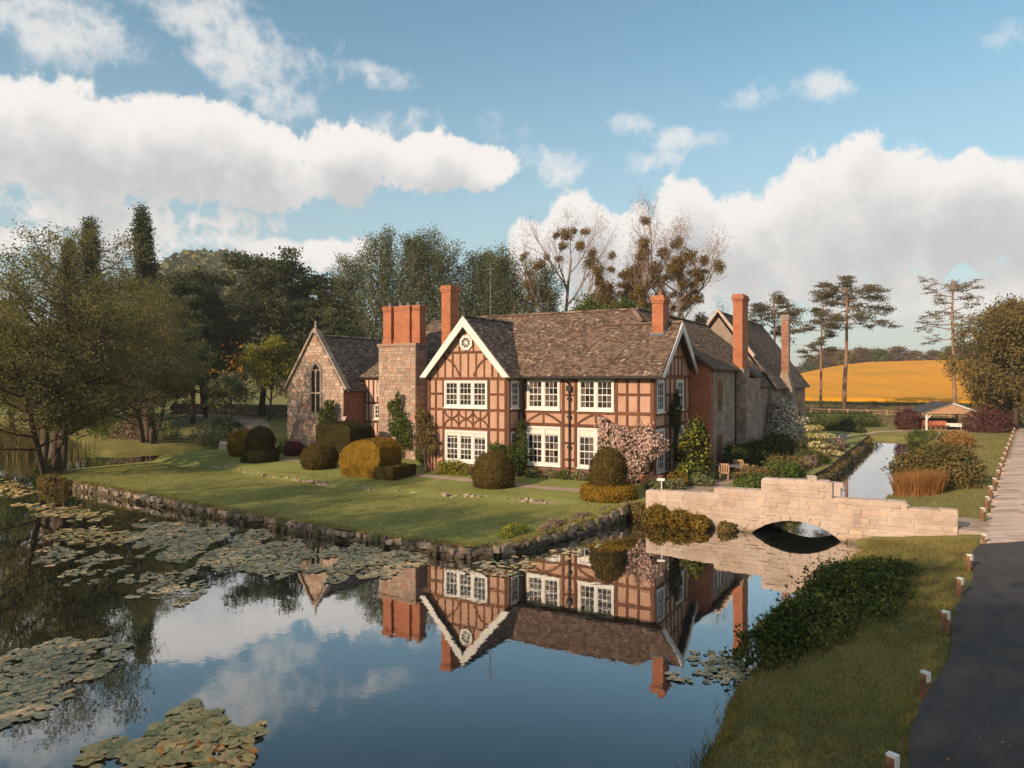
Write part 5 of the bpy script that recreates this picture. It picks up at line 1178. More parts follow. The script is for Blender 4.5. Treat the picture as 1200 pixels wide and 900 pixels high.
# chair-shaped yew: tall rounded back with a low seat to the right
cc = at(-15.7, -4.9)
o = clipped_block('topiary_chair', cc, [(-1.75, 0, 0), (.75, 0, 0), (.95, 0, .7), (1.05, 0, 1.15), (1.0, 0, 1.75), (.55, 0, 2.08), (-.2, 0, 2.2), (-1.0, 0, 2.05), (-1.6, 0, 1.7), (-2.0, 0, 1.3), (-2.05, 0, .8)], (0, 2.0, 0), 'big golden-topped yew clipped like a high-backed chair', 'leaf_yewgold', 15000)
sv = cc
sb = MB().prism([(sv[0]+.7, sv[1]-.12, sv[2]), (sv[0]+2.1, sv[1]-.12, sv[2]), (sv[0]+2.15, sv[1]-.12, sv[2]+.75), (sv[0]+.7, sv[1]-.12, sv[2]+.72)], (0, 2.1, 0)).build('seat', 'leaf_yew', o)
qs, a_, e_ = hull([(sv[0]+.7, sv[1]-.12, sv[2]), (sv[0]+2.1, sv[1]-.12, sv[2]), (sv[0]+2.15, sv[1]-.12, sv[2]+.75), (sv[0]+.7, sv[1]-.12, sv[2]+.72)], (0, 2.1, 0))
P, N = block_pts([[tuple(v) for v in q] for q in qs], 4500, NR)
P2 = np.stack([NR.uniform(sv[0]+.7, sv[0]+2.1, 1500), np.full(1500, sv[1]-.13), NR.uniform(sv[2], sv[2]+.74, 1500)], 1)
leaves('seat_leaves', np.concatenate([P, P2]), .08, 'leaf_yew', o, np.concatenate([N, np.tile([0, -1, 0], (1500, 1))]), .45, .6, kind='stuff')
clipped_block('square_yew', at(-22.2, -.6), [(-1.75, 0, 0), (1.35, 0, 0), (1.4, 0, 2.3), (1.1, 0, 2.5), (-1.4, 0, 2.6), (-1.75, 0, 2.35)], (0, 2.2, 0), 'dark square-cut yew block in front of the chapel wall', 'leaf_yewdark', 12000, .09)
# ------------------------------------------------------------------ loose shrubs and climbers
def shrub(name, c, blobs, n, ls, mat, label, group=None, cat='shrub', stems=6, asp=.55, extra=None, flat=1.0):
    """leafy mass from ellipsoid blobs (dx,dy,dz,rx,ry,rz); leaves gather in clumps through the volume"""
    o = empty(name, c, label, cat, group); P = []; N = []
    vol = np.array([b[3]*b[4]*b[5] for b in blobs])**.67; cnt = (n*vol/vol.sum()).astype(int)
    for b, k in zip(blobs, cnt):
        q = unit(NR.normal(size=(k, 3))); m = max(6, k//70); cq = unit(NR.normal(size=(m, 3)))*NR.uniform(.55, 1.02, (m, 1)); ci = NR.integers(0, m, k)
        p = np.where(NR.uniform(size=(k, 1)) < .55, cq[ci]+NR.normal(size=(k, 3))*.17, q*NR.uniform(.45, 1.0, (k, 1))**.4)
        P.append(p*np.array(b[3:6])+np.array(b[:3])); N.append(unit(p))
    P = np.concatenate(P)+np.array(c); N = np.concatenate(N); keep = P[:, 2] > c[2]-.02; P, N = P[keep], N[keep]
    leaves('foliage', P, ls, mat, o, N, .9, asp, kind='stuff')
    if extra: m2, n2, s2 = extra; i = NR.integers(0, len(P), n2); leaves('flowers', P[i]+N[i]*.05, s2, m2, o, N[i], .7, .8, kind='stuff')
    if stems:
        mb = MB()
        for k in range(stems):
            b = blobs[R.randrange(len(blobs))]; e = Vector(c)+Vector(b[:3])+Vector((R.uniform(-.5, .5)*b[3], R.uniform(-.5, .5)*b[4], R.uniform(0, .5)*b[5])); s0 = Vector(c)+Vector((R.uniform(-.15, .15), R.uniform(-.15, .15), -.1))
            mb.tube([s0, s0.lerp(e, .5)+Vector((R.uniform(-.1, .1), R.uniform(-.1, .1), .1)), e], [.035, .025, .012], 4, cap=False)
        mb.build('stems', 'bark', o)
    return o
A_ = lambda x, y, dz=0: (x, y, iz1(x, y)+dz)
# pink blossom by the right corner of the front
shrub('blossom_climber', A_(-1.2, -.55), [(-.9, -.05, 2.2, 1.0, .5, .9), (.3, -.05, 1.9, 1.1, .55, 1.05), (.9, .05, 2.1, .8, .5, .9), (-.2, -.1, 1.0, 1.1, .5, .8), (-1.75, 0, 3.1, .3, .25, .45), (-1.45, 0, 2.7, .4, .3, .4)], 5200, .11, 'leaf_green', 'pale pink blossoming climber covering the right corner of the front', extra=('petal_pink', 7500, .13))
# climbers on the walls
shrub('wall_climber', A_(-19.4, 2.55), [(0, 0, 2.4, .9, .3, 1.1), (-.4, .05, 3.6, .5, .25, .5), (.5, .05, 1.5, .7, .3, .8), (0, .05, 4.2, .25, .2, .5)], 2600, .17, 'leaf_green', 'green climber spreading up the stone stack')
shrub('wall_climber', A_(-13.7, -1.75), [(0, 0, 2.4, .55, .25, .9), (.3, 0, 1.6, .5, .25, .6), (-.4, 0, 3.3, .45, .25, .4), (-.3, 0, 2.0, .5, .25, .5)], 2300, .16, 'leaf_autumn', 'yellowing climber at the left corner of the gable wing')
shrub('wall_climber', A_(-8.0, -.9), [(.1, .2, 1.3, .55, .6, 1.2), (-.5, -.4, 1.0, .8, .5, .9), (.15, .4, 2.6, .3, .3, .7), (-.9, -.6, 1.4, .5, .4, .6)], 3600, .14, 'leaf_green', 'dark green climber in the inner corner beside the gable wing')
shrub('wall_climber', A_(-24.9, 1.35), [(0, 0, 2.8, .8, .35, .8), (.3, 0, 3.6, .4, .3, .5)], 1500, .17, 'leaf_green', 'rounded green bush against the chapel wall below its window')
shrub('front_shrub', A_(-11.6, -2.0), [(-.6, 0, .35, .7, .4, .5), (.3, 0, .35, .8, .45, .55)], 2200, .11, 'leaf_lime', 'low bright green shrub under the gable wing window')
for i, (x, w) in enumerate([(-7.1, .55), (-5.9, .42), (-5.0, .5), (-4.1, .5), (-3.1, .5)]):
    shrub('border_plant', A_(x, -.65), [(0, 0, .2, w, .35, .36)], 700, .10, 'leaf_sage' if i % 2 else 'leaf_green', 'low border plant below the front windows, %s from the inner corner' % ['first', 'second', 'third', 'fourth', 'fifth'][i], 'low border plants under the front windows', extra=('petal_white', 60, .06))
for x, y, l in [(-16.9, 2.4, 'dark low shrub left of the stone stack foot'), (-15.2, .6, 'dark shrub in the recess between stack and gable wing'), (-25.0, .2, 'low green plants left of the square yew'), (-29.2, 1.6, 'pale shrub before the left corner of the chapel')]:
    shrub('border_shrub', A_(x, y), [(0, 0, .4, .8, .5, .6)], 1100, .13, 'leaf_green', l)
shrub('golden_shrub', A_(1.25, -.6), [(0, 0, .4, .55, .5, .5)], 1200, .10, 'leaf_gold', 'small orange-gold shrub at the foot of the right corner')
shrub('corner_shrub', A_(1.2, 2.2), [(0, 0, 1.3, .95, 1.1, 1.3), (.1, .4, 2.4, .6, .8, .9), (.3, -1.0, .6, .8, .8, .6)], 5200, .17, 'leaf_hedge', 'tall dark shrub with yellowish leaves against the side wall', extra=('leaf_lime', 1500, .17))
shrub('wall_climber', A_(.2, 2.7), [(0, 0, 3.6, .25, .6, 1.2)], 900, .16, 'leaf_hedge', 'thin climber between the side windows')
for x, y, r_, l in [(2.2, .4, .6, 'grey-green mound right of the gold shrub'), (1.5, -1.6, .5, 'low sage plant at the path corner behind the bridge wall'), (.6, -2.2, .5, 'low green plant left of the path behind the bridge wall'), (2.0, 1.6, .5, 'small sage mound nearest the garden table')]:
    shrub('border_mound', A_(x, y), [(0, 0, .2, r_, r_, .4)], 1000, .11, 'leaf_sage', l)
# bed along the moat on the right: greens, lavender, white and cream shrubs
for i, (x, y, r_, h, m_, l) in enumerate([(4.6, .6, .8, .6, 'leaf_green', 'green mound just behind the stepped parapet'), (4.2, 3.2, .9, .7, 'leaf_autumn', 'olive mound beside the garden table'), (5.2, 6.0, 1.0, .8, 'leaf_green', 'green mound further along the moat bed'), (4.9, 9.0, 1.1, .8, 'leaf_autumn', 'olive mound before the lavender'), (5.6, 13.5, 1.0, .8, 'leaf_green', 'green mound behind the first lavender clump')]):
    shrub('bed_mound', A_(x, y), [(0, 0, .25, r_, r_*1.3, h), (.4, .9, .2, r_*.7, r_, h*.8)], 2600, .14, m_, l)
for i, (x, y, l) in enumerate([(5.9, 9.2, 'first'), (6.3, 12.4, 'second'), (6.4, 15.6, 'third'), (6.5, 19.4, 'fourth'), (6.6, 23.2, 'fifth'), (6.6, 27.0, 'sixth')]):
    shrub('lavender_clump', A_(x-.5, y), [(0, 0, .15, .55, 1.7, .55)], 2600, .13, 'leaf_lavender', 'mauve-grey lavender clump on the moat edge, %s from the bridge' % l, 'lavender along the moat')
mg = np.array(densify([(5.95, -.8), (6.2, 4), (6.6, 9), (6.9, 12.6), (6.85, 17.7), (7.0, 28), (7.2, 43)], .01, False)); mg = np.repeat(mg, 3, 0)+NR.normal(0, .2, (len(mg)*3, 2))
mgz = np.stack([mg[:, 0], mg[:, 1], NR.uniform(.15, .8, len(mg))], 1); V, F = leaf_arrays(mgz, .13, None, 1, .5); tag(link('moat_edge_foliage', np_mesh('moat_edge_foliage', V, F), 'leaf_autumn'), 'low foliage trailing over the moat wall', 'foliage', kind='stuff')
lv = np.repeat(np.array(densify([(6.5, 7), (6.9, 12.6), (6.85, 17.7), (7.0, 28), (7.2, 43)], .012, False)), 4, 0); lv = lv+NR.normal(0, .2, lv.shape); lvp = np.stack([lv[:, 0]-.3, lv[:, 1], NR.uniform(.40, .85, len(lv))*(1+.25*np.sin(lv[:, 1]*1.1))], 1)
tag(link('moat_edge_lavender', np_mesh('moat_edge_lavender', *leaf_arrays(lvp, .12, None, 1, .4)), 'leaf_lavender'), 'mauve flower haze along the top of the moat wall', 'flowers', kind='stuff')
shrub('white_shrub', A_(2.9, 20.5), [(0, 0, 1.5, 1.5, 1.6, 1.5), (-.2, .3, 2.9, 1.0, 1.1, 1.3)], 3200, .16, 'leaf_green', 'tall white-flowering shrub against the rear stone wall', extra=('petal_white', 5200, .17))
shrub('cream_shrub', A_(5.3, 19.0), [(0, 0, .9, 1.3, 1.5, .25), (.3, -.2, 1.5, 1.1, 1.2, .2), (-.2, .3, 2.0, .8, .8, .2), (.1, 0, .4, 1.4, 1.5, .3)], 3600, .18, 'petal_cream', 'layered cream variegated shrub beside the white one', extra=('leaf_lime', 900, .18))
for i, (x, y, r_, l) in enumerate([(2.2, 8.2, 1.0, 'dark shrub by the door of the rear range'), (2.7, 11.2, 1.2, 'dark shrub below the tall stone window'), (3.1, 14.8, 1.3, 'dark shrub at the foot of the red chimney'), (3.2, 17.8, 1.1, 'dark shrub left of the white flowering one')]):
    shrub('wall_shrub', A_(x, y), [(0, 0, .7, r_*.8, r_*1.3, .95)], 2600, .16, 'leaf_hedge', l)
# hedges and dark shrubs towards the pavilion
def hedge(name, pts, r_, h, n, mat, label, ls=.22, zf=gz1):
    o = empty(name, (pts[0][0], pts[0][1], zf(*pts[0])), label, 'hedge'); P = []; p = densify(pts, .5, False); k = max(1, n//len(p)); N = []
    for a in p:
        q = unit(NR.normal(size=(k, 3))); q[:, 2] = np.abs(q[:, 2])*1.0; P.append(q*np.array([r_, r_, h])*NR.uniform(.75, 1.08, (k, 1))+np.array([a[0], a[1], zf(*a)])); N.append(q)
    leaves('foliage', np.concatenate(P), ls, mat, o, np.concatenate(N), .8, .6, kind='stuff')
    MB().tube([(a[0], a[1], zf(*a)+h*.35) for a in p], [r_*.75*min(1, h)]*len(p), 7).build('core', mat, o); return o
hedge('dark_hedge', [(-3, 56.5), (2, 58), (6.6, 60.5)], 1.5, 1.7, 9000, 'leaf_hedge', 'dark green clipped hedge beyond the end of the stone range')
hedge('dark_hedge', [(2, 52.5), (6, 53.2)], .8, .7, 2600, 'leaf_hedge', 'low dark hedge at the far corner of the moat')
hedge('field_hedge', [(-25, 122), (5, 121), (40, 119)], 1.0, .7, 4500, 'leaf_hedge', 'thin dark hedge along the near side of the yellow field', .4)
shrub('purple_shrub', (10.2, 57.0, gz1(10.2, 57)), [(0, 0, .9, 1.4, 1.4, 1.5)], 3000, .2, 'leaf_purple', 'dark purple shrub left of the pavilion')
shrub('purple_shrub', (17.5, 56.5, gz1(17.5, 56.5)), [(0, 0, 1.0, 2.1, 1.9, 1.8), (1.2, .5, .9, 1.6, 1.5, 1.6)], 4800, .2, 'leaf_purple', 'larger dark purple shrub right of the pavilion')
shrub('round_bush', (13.0, 10.2, gz1(13.0, 10.2)), [(0, 0, .9, 1.8, 2.1, 1.5), (.9, .4, .8, 1.2, 1.5, 1.3), (-1.2, -.1, .8, 1.4, 1.6, 1.2), (.2, -1.1, .7, 1.7, 1.3, 1.2)], 15000, .15, 'leaf_autumn', 'broad golden green bush on the right bank of the moat', extra=('leaf_hedge', 2500, .15))
shrub('rust_shrub', (14.3, 34.5, gz1(14.3, 34.5)), [(0, 0, .5, 1.3, 1.3, 1.0)], 1800, .2, 'leaf_tan', 'rusty brown shrub on the far right bank')
shrub('bank_shrub', (12.0, 47.5, gz1(12, 47.5)), [(0, 0, .5, 1.8, 1.0, .8)], 1800, .2, 'leaf_green', 'low green shrubs at the far end of the moat')
# low leafy mound on the near right bank
c = (10.5, -15.5, gz1(10.5, -15.5)-.1)
shrub('bank_thicket', c, [(0, 0, .15, 1.35, 2.2, .55), (.2, 2.4, .15, 1.4, 1.8, .50), (-.6, -2.4, .1, 1.1, 1.7, .52), (.7, 4.2, .1, 1.2, 1.3, .38), (-1.2, -4.1, 0, .8, 1.2, .42), (.9, .8, .1, 1.0, 1.6, .40)], 26000, .10, 'leaf_hedge', 'dense dark green thicket spilling to the water on the right bank', extra=('leaf_green', 10000, .09))
# plants along the foot of the bridge and the lawn corner
for i, (x, y, r_, h, m_, l) in enumerate([(.9, -5.0, .55, .75, 'leaf_autumn', 'olive waterside plant at the left end of the bridge'), (1.9, -5.45, .6, .80, 'leaf_gold', 'golden waterside plant at the foot of the bridge, largest'), (2.9, -5.5, .55, .7, 'leaf_gold', 'golden waterside plant second from the bridge end'), (3.8, -5.5, .45, .55, 'leaf_gold', 'golden waterside plant third from the bridge end'), (4.9, -5.45, .35, .36, 'leaf_autumn', 'small plant at the water close to the arch')]):
    shrub('waterside_plant', (x, y, -.05), [(0, 0, h*.45, r_, .45, h*.75)], 2200, .12, m_, l, 'plants at the foot of the bridge', stems=3)
for i, (x, y, l) in enumerate([(-.35, -6.2, 'pink-grey'), (-.6, -8.2, 'mauve'), (-1.0, -10.2, 'thin mauve')]):
    shrub('edge_plant', (x, y, .2), [(0, 0, .15, .38, 1.2, .38)], 1600, .09, 'leaf_lavender', '%s flowering edging plant on the lawn edge left of the bridge' % l, stems=2)
shrub('grass_tuft', (-1.7, -12.2, .42), [(0, 0, .1, .35, .9, .35)], 900, .10, 'leaf_lime', 'pale green grass tuft near the lawn corner', stems=0)
# far left bank
for i, (x, y, r_, h, m_, l) in enumerate([(-47.5, 8.5, 1.6, 1.3, 'leaf_sage', 'grey-green shrub on the left bank near the rocks'), (-51, 6.2, 1.7, 1.4, 'leaf_sage', 'sage shrub on the left bank'), (-54.5, 5.2, 1.8, 1.5, 'leaf_lavender', 'mauve shrub on the left bank'), (-58, 5.8, 2.0, 1.8, 'leaf_green', 'green shrub on the left bank under the trees'), (-62, 8, 2.3, 2.0, 'leaf_green', 'larger green shrub on the left bank'), (-49, 12, 1.6, 1.6, 'leaf_green', 'green shrub behind the grey-green one'), (-46.2, 11.5, 1.0, .8, 'leaf_sage', 'small pale shrub nearest the gravel'), (-38.6, 4.5, 1.2, 1.0, 'leaf_sage', 'pale green shrub left of the golden ball'), (-66, -1.5, 2.5, 2.0, 'leaf_green', 'leafy bush by the reeds'), (-72, 2, 3, 2.4, 'leaf_brown', 'brownish bush beyond the pond')]):
    shrub('bank_shrub', (x, y, gz1(x, y)), [(0, 0, h*.4, r_, r_, h), (r_*.6, .3, h*.3, r_*.7, r_*.7, h*.7)], 2200, .19, m_, l)
shrub('waterside_plant', (-32.4, -13.2, .0), [(0, 0, .3, 1.1, .6, .6), (-1.4, .3, .3, .9, .5, .5)], 2600, .12, 'leaf_autumn', 'yellow-green plants at the foot of the alder', stems=3)
shrub('waterside_plant', (-36.3, -11.6, .0), [(0, 0, .4, .9, .7, .9)], 2000, .13, 'leaf_hedge', 'dark plants at the water left of the alder stems', stems=3)
# ------------------------------------------------------------------ reeds, grass, lilies
def bladed(name, P, h, w, mat, lean, label=None, cat=None, kind='stuff'):
    V, F = blades(P, h, w, lean); return tag(link(name, np_mesh(name, V, F), mat), label, cat, kind=kind)
def scatter(n, box, zf, cond=None):
    x = NR.uniform(box[0], box[1], n); y = NR.uniform(box[2], box[3], n)
    if cond is not None: k = cond(x, y); x, y = x[k], y[k]
    return np.stack([x, y, zf(x, y)], 1)
P = np.concatenate([NR.normal(size=(2600, 3))*np.array([3.2, 1.4, 0])+np.array([-57.5, -3.2, -.1]), NR.normal(size=(1600, 3))*np.array([3.0, 1.0, 0])+np.array([-64, -4.5, -.1])])
bladed('reeds', P, 1.9, .07, 'leaf_reed', .12, 'stand of green reeds in the water left of the alder', 'reeds')
tuft = scatter(9000, (10.6, 13.2, 5.3, 8.1), gz, lambda x, y: ((x-11.9)/1.15)**2+((y-6.8)/1.1)**2 < 1)
bladed('tan_grasses', tuft, 1.05, .035, 'leaf_tan', .3, 'clump of tan ornamental grass in front of the round bush', 'grass')
near_d = lambda x, y: drive_x(y)-.05
gr = scatter(120000, (8.3, 14.4, -31, -5.8), gz, lambda x, y: (x < 14.35+(y+2.4)*.1012-.02+.12*np.sin(y*5)*NR.uniform(0, 1, len(y))) & (pdist(x, y, WATER) > -.12) & (NR.uniform(size=len(x)) < np.clip(1.25-(y+31)/40, .35, 1)))
bladed('verge_grass', gr, .085, .016, 'grass_blade', .55)
gr = scatter(15000, (9.6, 20, -3, 50), gz, lambda x, y: (x < drive_x(y)-.1) & (pdist(x, y, WATER) > .0))
bladed('bank_grass', gr, .13, .035, 'grass_blade', .5)
wl = np.array(densify([(9.0, -31), (9.0, -24.5), (9.1, -20.8), (8.5, -17.2), (9.3, -12.3), (10.2, -6.6)], .02, False)); wl = wl+NR.normal(0, .16, wl.shape)
bladed('water_edge_grass', np.stack([wl[:, 0]+.1, wl[:, 1], np.maximum(gz(wl[:, 0]+.1, wl[:, 1]), -.03)], 1), .26, .02, 'grass_blade', .6)
el_ = np.array(densify(ISLAND[1:12], .012, False)); el_ = np.repeat(el_, 2, 0)+NR.normal(0, .16, (len(el_)*2, 2)); ez_ = iz(el_[:, 0], el_[:, 1])
bladed('lawn_edge_grass', np.stack([el_[:, 0], el_[:, 1]+.1, ez_+NR.uniform(-.1, .06, len(el_))], 1)[NR.uniform(size=len(el_)) < .75], .14, .022, 'grass_blade', .6)
lg = scatter(60000, (-36, 0, -14.9, -5), iz, lambda x, y: (pdist(x, y, ISLAND) < -.1))
bladed('lawn_grass', lg, .045, .02, 'grass_blade', .8)
dz_ = scatter(420, (-9, -1.4, -14.4, -9), iz, lambda x, y: (pdist(x, y, ISLAND) < -.3) & (NR.uniform(size=len(x)) < .8)); dz_[:, 2] += .05
tag(link('daisies', np_mesh('daisies', *leaf_arrays(dz_, .045, np.tile([0, 0, 1.0], (len(dz_), 1)), .2, .9)), 'petal_white'), 'scattered white daisies near the lawn corner', 'daisies', kind='stuff')
mead = scatter(26000, (-40, 60, 62, 128), gz); bladed('meadow_grass', mead, .35, .12, 'leaf_brown', .6)
# lily pads
def pad_shape(seed, n=11):
    r = random.Random(seed); vs = [(0, 0, .006)]; 
    for i in range(n):
        a = .22+(6.2832-.44)*i/(n-1); q = R.uniform(.92, 1.06); vs.append((math.cos(a)*q, math.sin(a)*q, r.uniform(-.05, .16) if r.random() < .4 else r.uniform(-.02, .04)))
    return np.array(vs), [(0, i, i+1) for i in range(1, n)]
PADS = [pad_shape(i) for i in range(8)]
def pad_me(k, mat):
    me = bpy.data.meshes.new('lily_pad'); me.from_pydata([tuple(v) for v in PADS[k][0]], [], PADS[k][1]); me.materials.append(MAT[mat]); return me
def in_patch(n, poly, blot=1.0, seed=0, thr=.0):
    xs_ = [p[0] for p in poly]; ys_ = [p[1] for p in poly]; x = NR.uniform(min(xs_), max(xs_), n); y = NR.uniform(min(ys_), max(ys_), n); d = pdist(x, y, poly)
    ww = wob(x*blot+seed, y*blot, 1.3)*.8+.6*wob(x*blot*2.7+seed, y*blot*2.3, 1.1)+.5*wob(x*blot*6.1, y*blot*5.3+seed, 1.0); d = d+.35*np.sin(x*2.3+seed)*np.cos(y*2.9)+.2*np.sin(x*6.1+y*4.3); k = (d < 0) & (ww > thr-np.clip(-d, 0, 1.2)*.7) & (pdist(x, y, ISLAND) > .12); return np.stack([x[k], y[k]], 1)
def pads_mesh(pts, r0, mat):
    V = []; F = []; b = 0
    for (x, y) in pts:
        v, f = PADS[R.randrange(8)]; r_ = r0*R.uniform(.6, 1.25); a = R.uniform(0, 6.28); c, s = math.cos(a), math.sin(a)
        tx, ty = R.uniform(-.13, .13), R.uniform(-.13, .13); V.append(np.stack([(v[:, 0]*c-v[:, 1]*s)*r_+x, (v[:, 0]*s+v[:, 1]*c)*r_+y, (v[:, 2]*1.3+v[:, 0]*tx+v[:, 1]*ty)*r_+R.uniform(.008, .035)], 1)); F += [(i+b, j+b, k+b) for i, j, k in f]; b += len(v)
    return np.concatenate(V), np.array(F)
def lily_patch(poly, n, r0, mat, label, singles=0, blot=1.0, seed=0, thr=-.2, rust=0):
    p = in_patch(n, poly, blot, seed, thr); cxy = p.mean(0)
    o = empty('water_lily_patch', (cxy[0], cxy[1], 0), label, 'water lilies', 'water lily patches')
    camd = np.hypot(p[:, 0]-12.4, p[:, 1]+36.7); p = p[np.argsort(camd)]
    for i, (x, y) in enumerate(p[:singles]):
        me_ = PM[mat][R.randrange(8)] if not (rust and R.random() < rust) else PM['lily_rust'][R.randrange(8)]
        q = link('lily_pad', me_, None, o); r_ = r0*R.uniform(.6, 1.25); q.location = (x-cxy[0], y-cxy[1], .012+R.uniform(0, .05)*(singles > 0)); q.scale = (r_, r_, r_*1.3); q.rotation_euler = (R.uniform(-.26, .26), R.uniform(-.26, .26), R.uniform(0, 6.28))
    if len(p) > singles:
        V, F = pads_mesh(p[singles:], r0, mat); link('lily_pads', np_mesh('lily_pads', V, F, (cxy[0], cxy[1], 0)), mat, o, kind='stuff')
    return o
PM = {m_: [pad_me(k, m_) for k in range(8)] for m_ in ('lily', 'lily_rust')}
C2 = lambda x, y: (x, y)


wf = np.array(densify(ISLAND[1:12], .006, False)); wf = wf+NR.normal(0, .13, wf.shape); wfz = NR.uniform(-.02, 1, len(wf))*(iz(wf[:, 0], wf[:, 1])+.12)
kk = (wob(wf[:, 0]*1.3, wf[:, 1]*1.3, 1.5)+NR.uniform(-.7, .7, len(wf))) > -.35; wp = np.stack([wf[:, 0], wf[:, 1]-.05, wfz], 1)[kk]; half = len(wp)*2//3
NR.shuffle(wp)
tag(link('wall_foliage', np_mesh('wall_foliage', *leaf_arrays(wp[:half], .10, None, 1, .5)), 'leaf_autumn'), 'trailing foliage over the rubble lawn wall', 'foliage', kind='stuff')
tag(link('wall_flowers', np_mesh('wall_flowers', *leaf_arrays(wp[half:], .075, None, 1, .7)), 'leaf_lavender'), 'small pale flowers growing in the rubble lawn wall', 'flowers', kind='stuff')
fl = scatter(900, (8.8, 18, -30, -6), lambda x, y: np.where(x > drive_x(y), .835, gz(x, y)+.05), lambda x, y: NR.uniform(size=len(x)) < np.exp(-((x-drive_x(y))/1.6)**2))
tag(link('fallen_leaves', np_mesh('fallen_leaves', *leaf_arrays(fl, .055, np.tile([0, 0, 1.0], (len(fl), 1)), .25, .6)), 'leaf_tan'), 'fallen brown leaves along the edge of the tarmac', 'leaves', kind='stuff')
lily_patch([(0.12, -29.85), (-0.25, -29.43), (-0.05, -28.68), (-0.45, -27.98), (-0.12, -27.29), (.98, -27.4), (2.34, -27.83), (2.75, -28.39), (1.77, -29.6)], 760, .115, 'lily', 'nearest lily patch of tan and olive pads at the bottom left', 300, 1.0, 3, -.9, .06)
lily_patch([(-6.41, -28.05), (-6.42, -26.92), (-5.46, -26.1), (-3.83, -26.86), (-3.25, -27.88), (-2.46, -28.81), (-2.27, -29.96), (-3.27, -30.08), (-6.52, -28.71)], 1700, .095, 'lily_grey', 'grey-green lily patch at the left edge over the dark tree reflection', 0, 1.0, 9, -.55)
lily_patch([(-19.1, -16.2), (-11.76, -15.4), (-6.54, -15.1), (-2.9, -15.2), (-3.0, -18.0), (-4.98, -20.2), (-8.08, -20.2), (-11.31, -20.6), (-15.45, -20.0)], 7000, .098, 'lily_grey', 'widest lily patch lying along the lawn wall', 0, .55, 2, .05)
lily_patch([(-17.17, -21.32), (-12.39, -20.5), (-6.93, -21.4), (-6.07, -23.4), (-9.56, -23.52), (-12.63, -24.2)], 1700, .095, 'lily_grey', 'thin lily patch across the middle of the tree reflection', 0, .7, 5, .25)
lily_patch([(-28.83, -16.94), (-24.49, -15.6), (-21.16, -16.3), (-20.42, -17.78), (-24.3, -18.37)], 900, .10, 'lily', 'yellowish lily patch just off the left end of the lawn wall', 0, .8, 7, .0)
lily_patch([(-20.5, -20.04), (-19.29, -18.2), (-16.0, -18.0), (-15.0, -19.38), (-16.59, -21.2)], 560, .10, 'lily', 'small tan lily patch left of the widest one', 0, .8, 1, .0)
lily_patch([(-42, -12.8), (-38, -12.6), (-31.5, -14.2), (-28.7, -15.31), (-34, -17)], 1000, .105, 'lily', 'lily patch below the alder stems at the left edge', 0, .8, 4, .1)
lily_patch([(7.2, -20.73), (7.75, -19.4), (8.6, -18.9), (8.95, -20.62), (8.14, -21.5)], 330, .075, 'lily_grey', 'small-leaved floating patch beside the right bank thicket', 0, 1.3, 6, -.2)
lily_patch([(-1.4, -15.4), (.2, -12.0), (.9, -9.8), (1.3, -12.12), (.6, -16.2), (-1.66, -16.6)], 420, .10, 'lily_grey', 'scattered pads off the lawn corner', 0, 1.0, 8, .15)

# ------------------------------------------------------------------ garden table and four chairs
def table(x, y, z):
    o = empty('garden_table', (x, y, z), 'pale grey garden table on the path below the rear range', 'table')
    MB().box(x-.9, x+.9, y-.5, y+.5, z+.70, z+.75).build('table_top', 'lead', o)
    for sx in (-1, 1):
        for sy in (-1, 1): MB().box(x+sx*.84-.03, x+sx*.84+.03, y+sy*.44-.03, y+sy*.44+.03, z, z+.70).build('leg', 'lead', o)
    return o
def chair(x, y, z, rz, label):
    o = empty('garden_chair', (x, y, z), label, 'chair', 'wooden chairs round the garden table')
    MB().box(x-.24, x+.24, y-.24, y+.24, z+.40, z+.46).build('seat', 'wood_pale', o)
    bk = MB().box(x-.24, x+.24, y+.20, y+.25, z+.86, z+.95)
    bk.build('backrest', 'wood_pale', o)
    for k in range(5): q = x-.24+.12*k; MB().box(q-.035+.0, q+.035, y+.205, y+.245, z+.462, z+.858).build('slat', 'wood_pale', o)
    for sx in (-1, 1):
        for sy in (-1, 1): MB().box(x+sx*.21-.025, x+sx*.21+.025, y+sy*.19-.025, y+sy*.19+.025, z, z+.40).build('leg', 'wood_pale', o)
    o.rotation_euler = (0, 0, rz); return o
tz = iz1(2.9, 4.0)
tb = table(2.9, 4.3, tz); tb.rotation_euler = (0, 0, rad(20))
chair(2.65, 3.35, tz, rad(195), 'wooden chair on the near side of the table, turned with its back to the bridge')
chair(3.55, 3.7, tz, rad(230), 'wooden chair at the near right corner of the table')
chair(3.0, 5.25, tz, rad(10), 'wooden chair on the far side of the table')
chair(1.55, 4.0, tz, rad(95), 'wooden chair at the left end of the table against the dark wall')
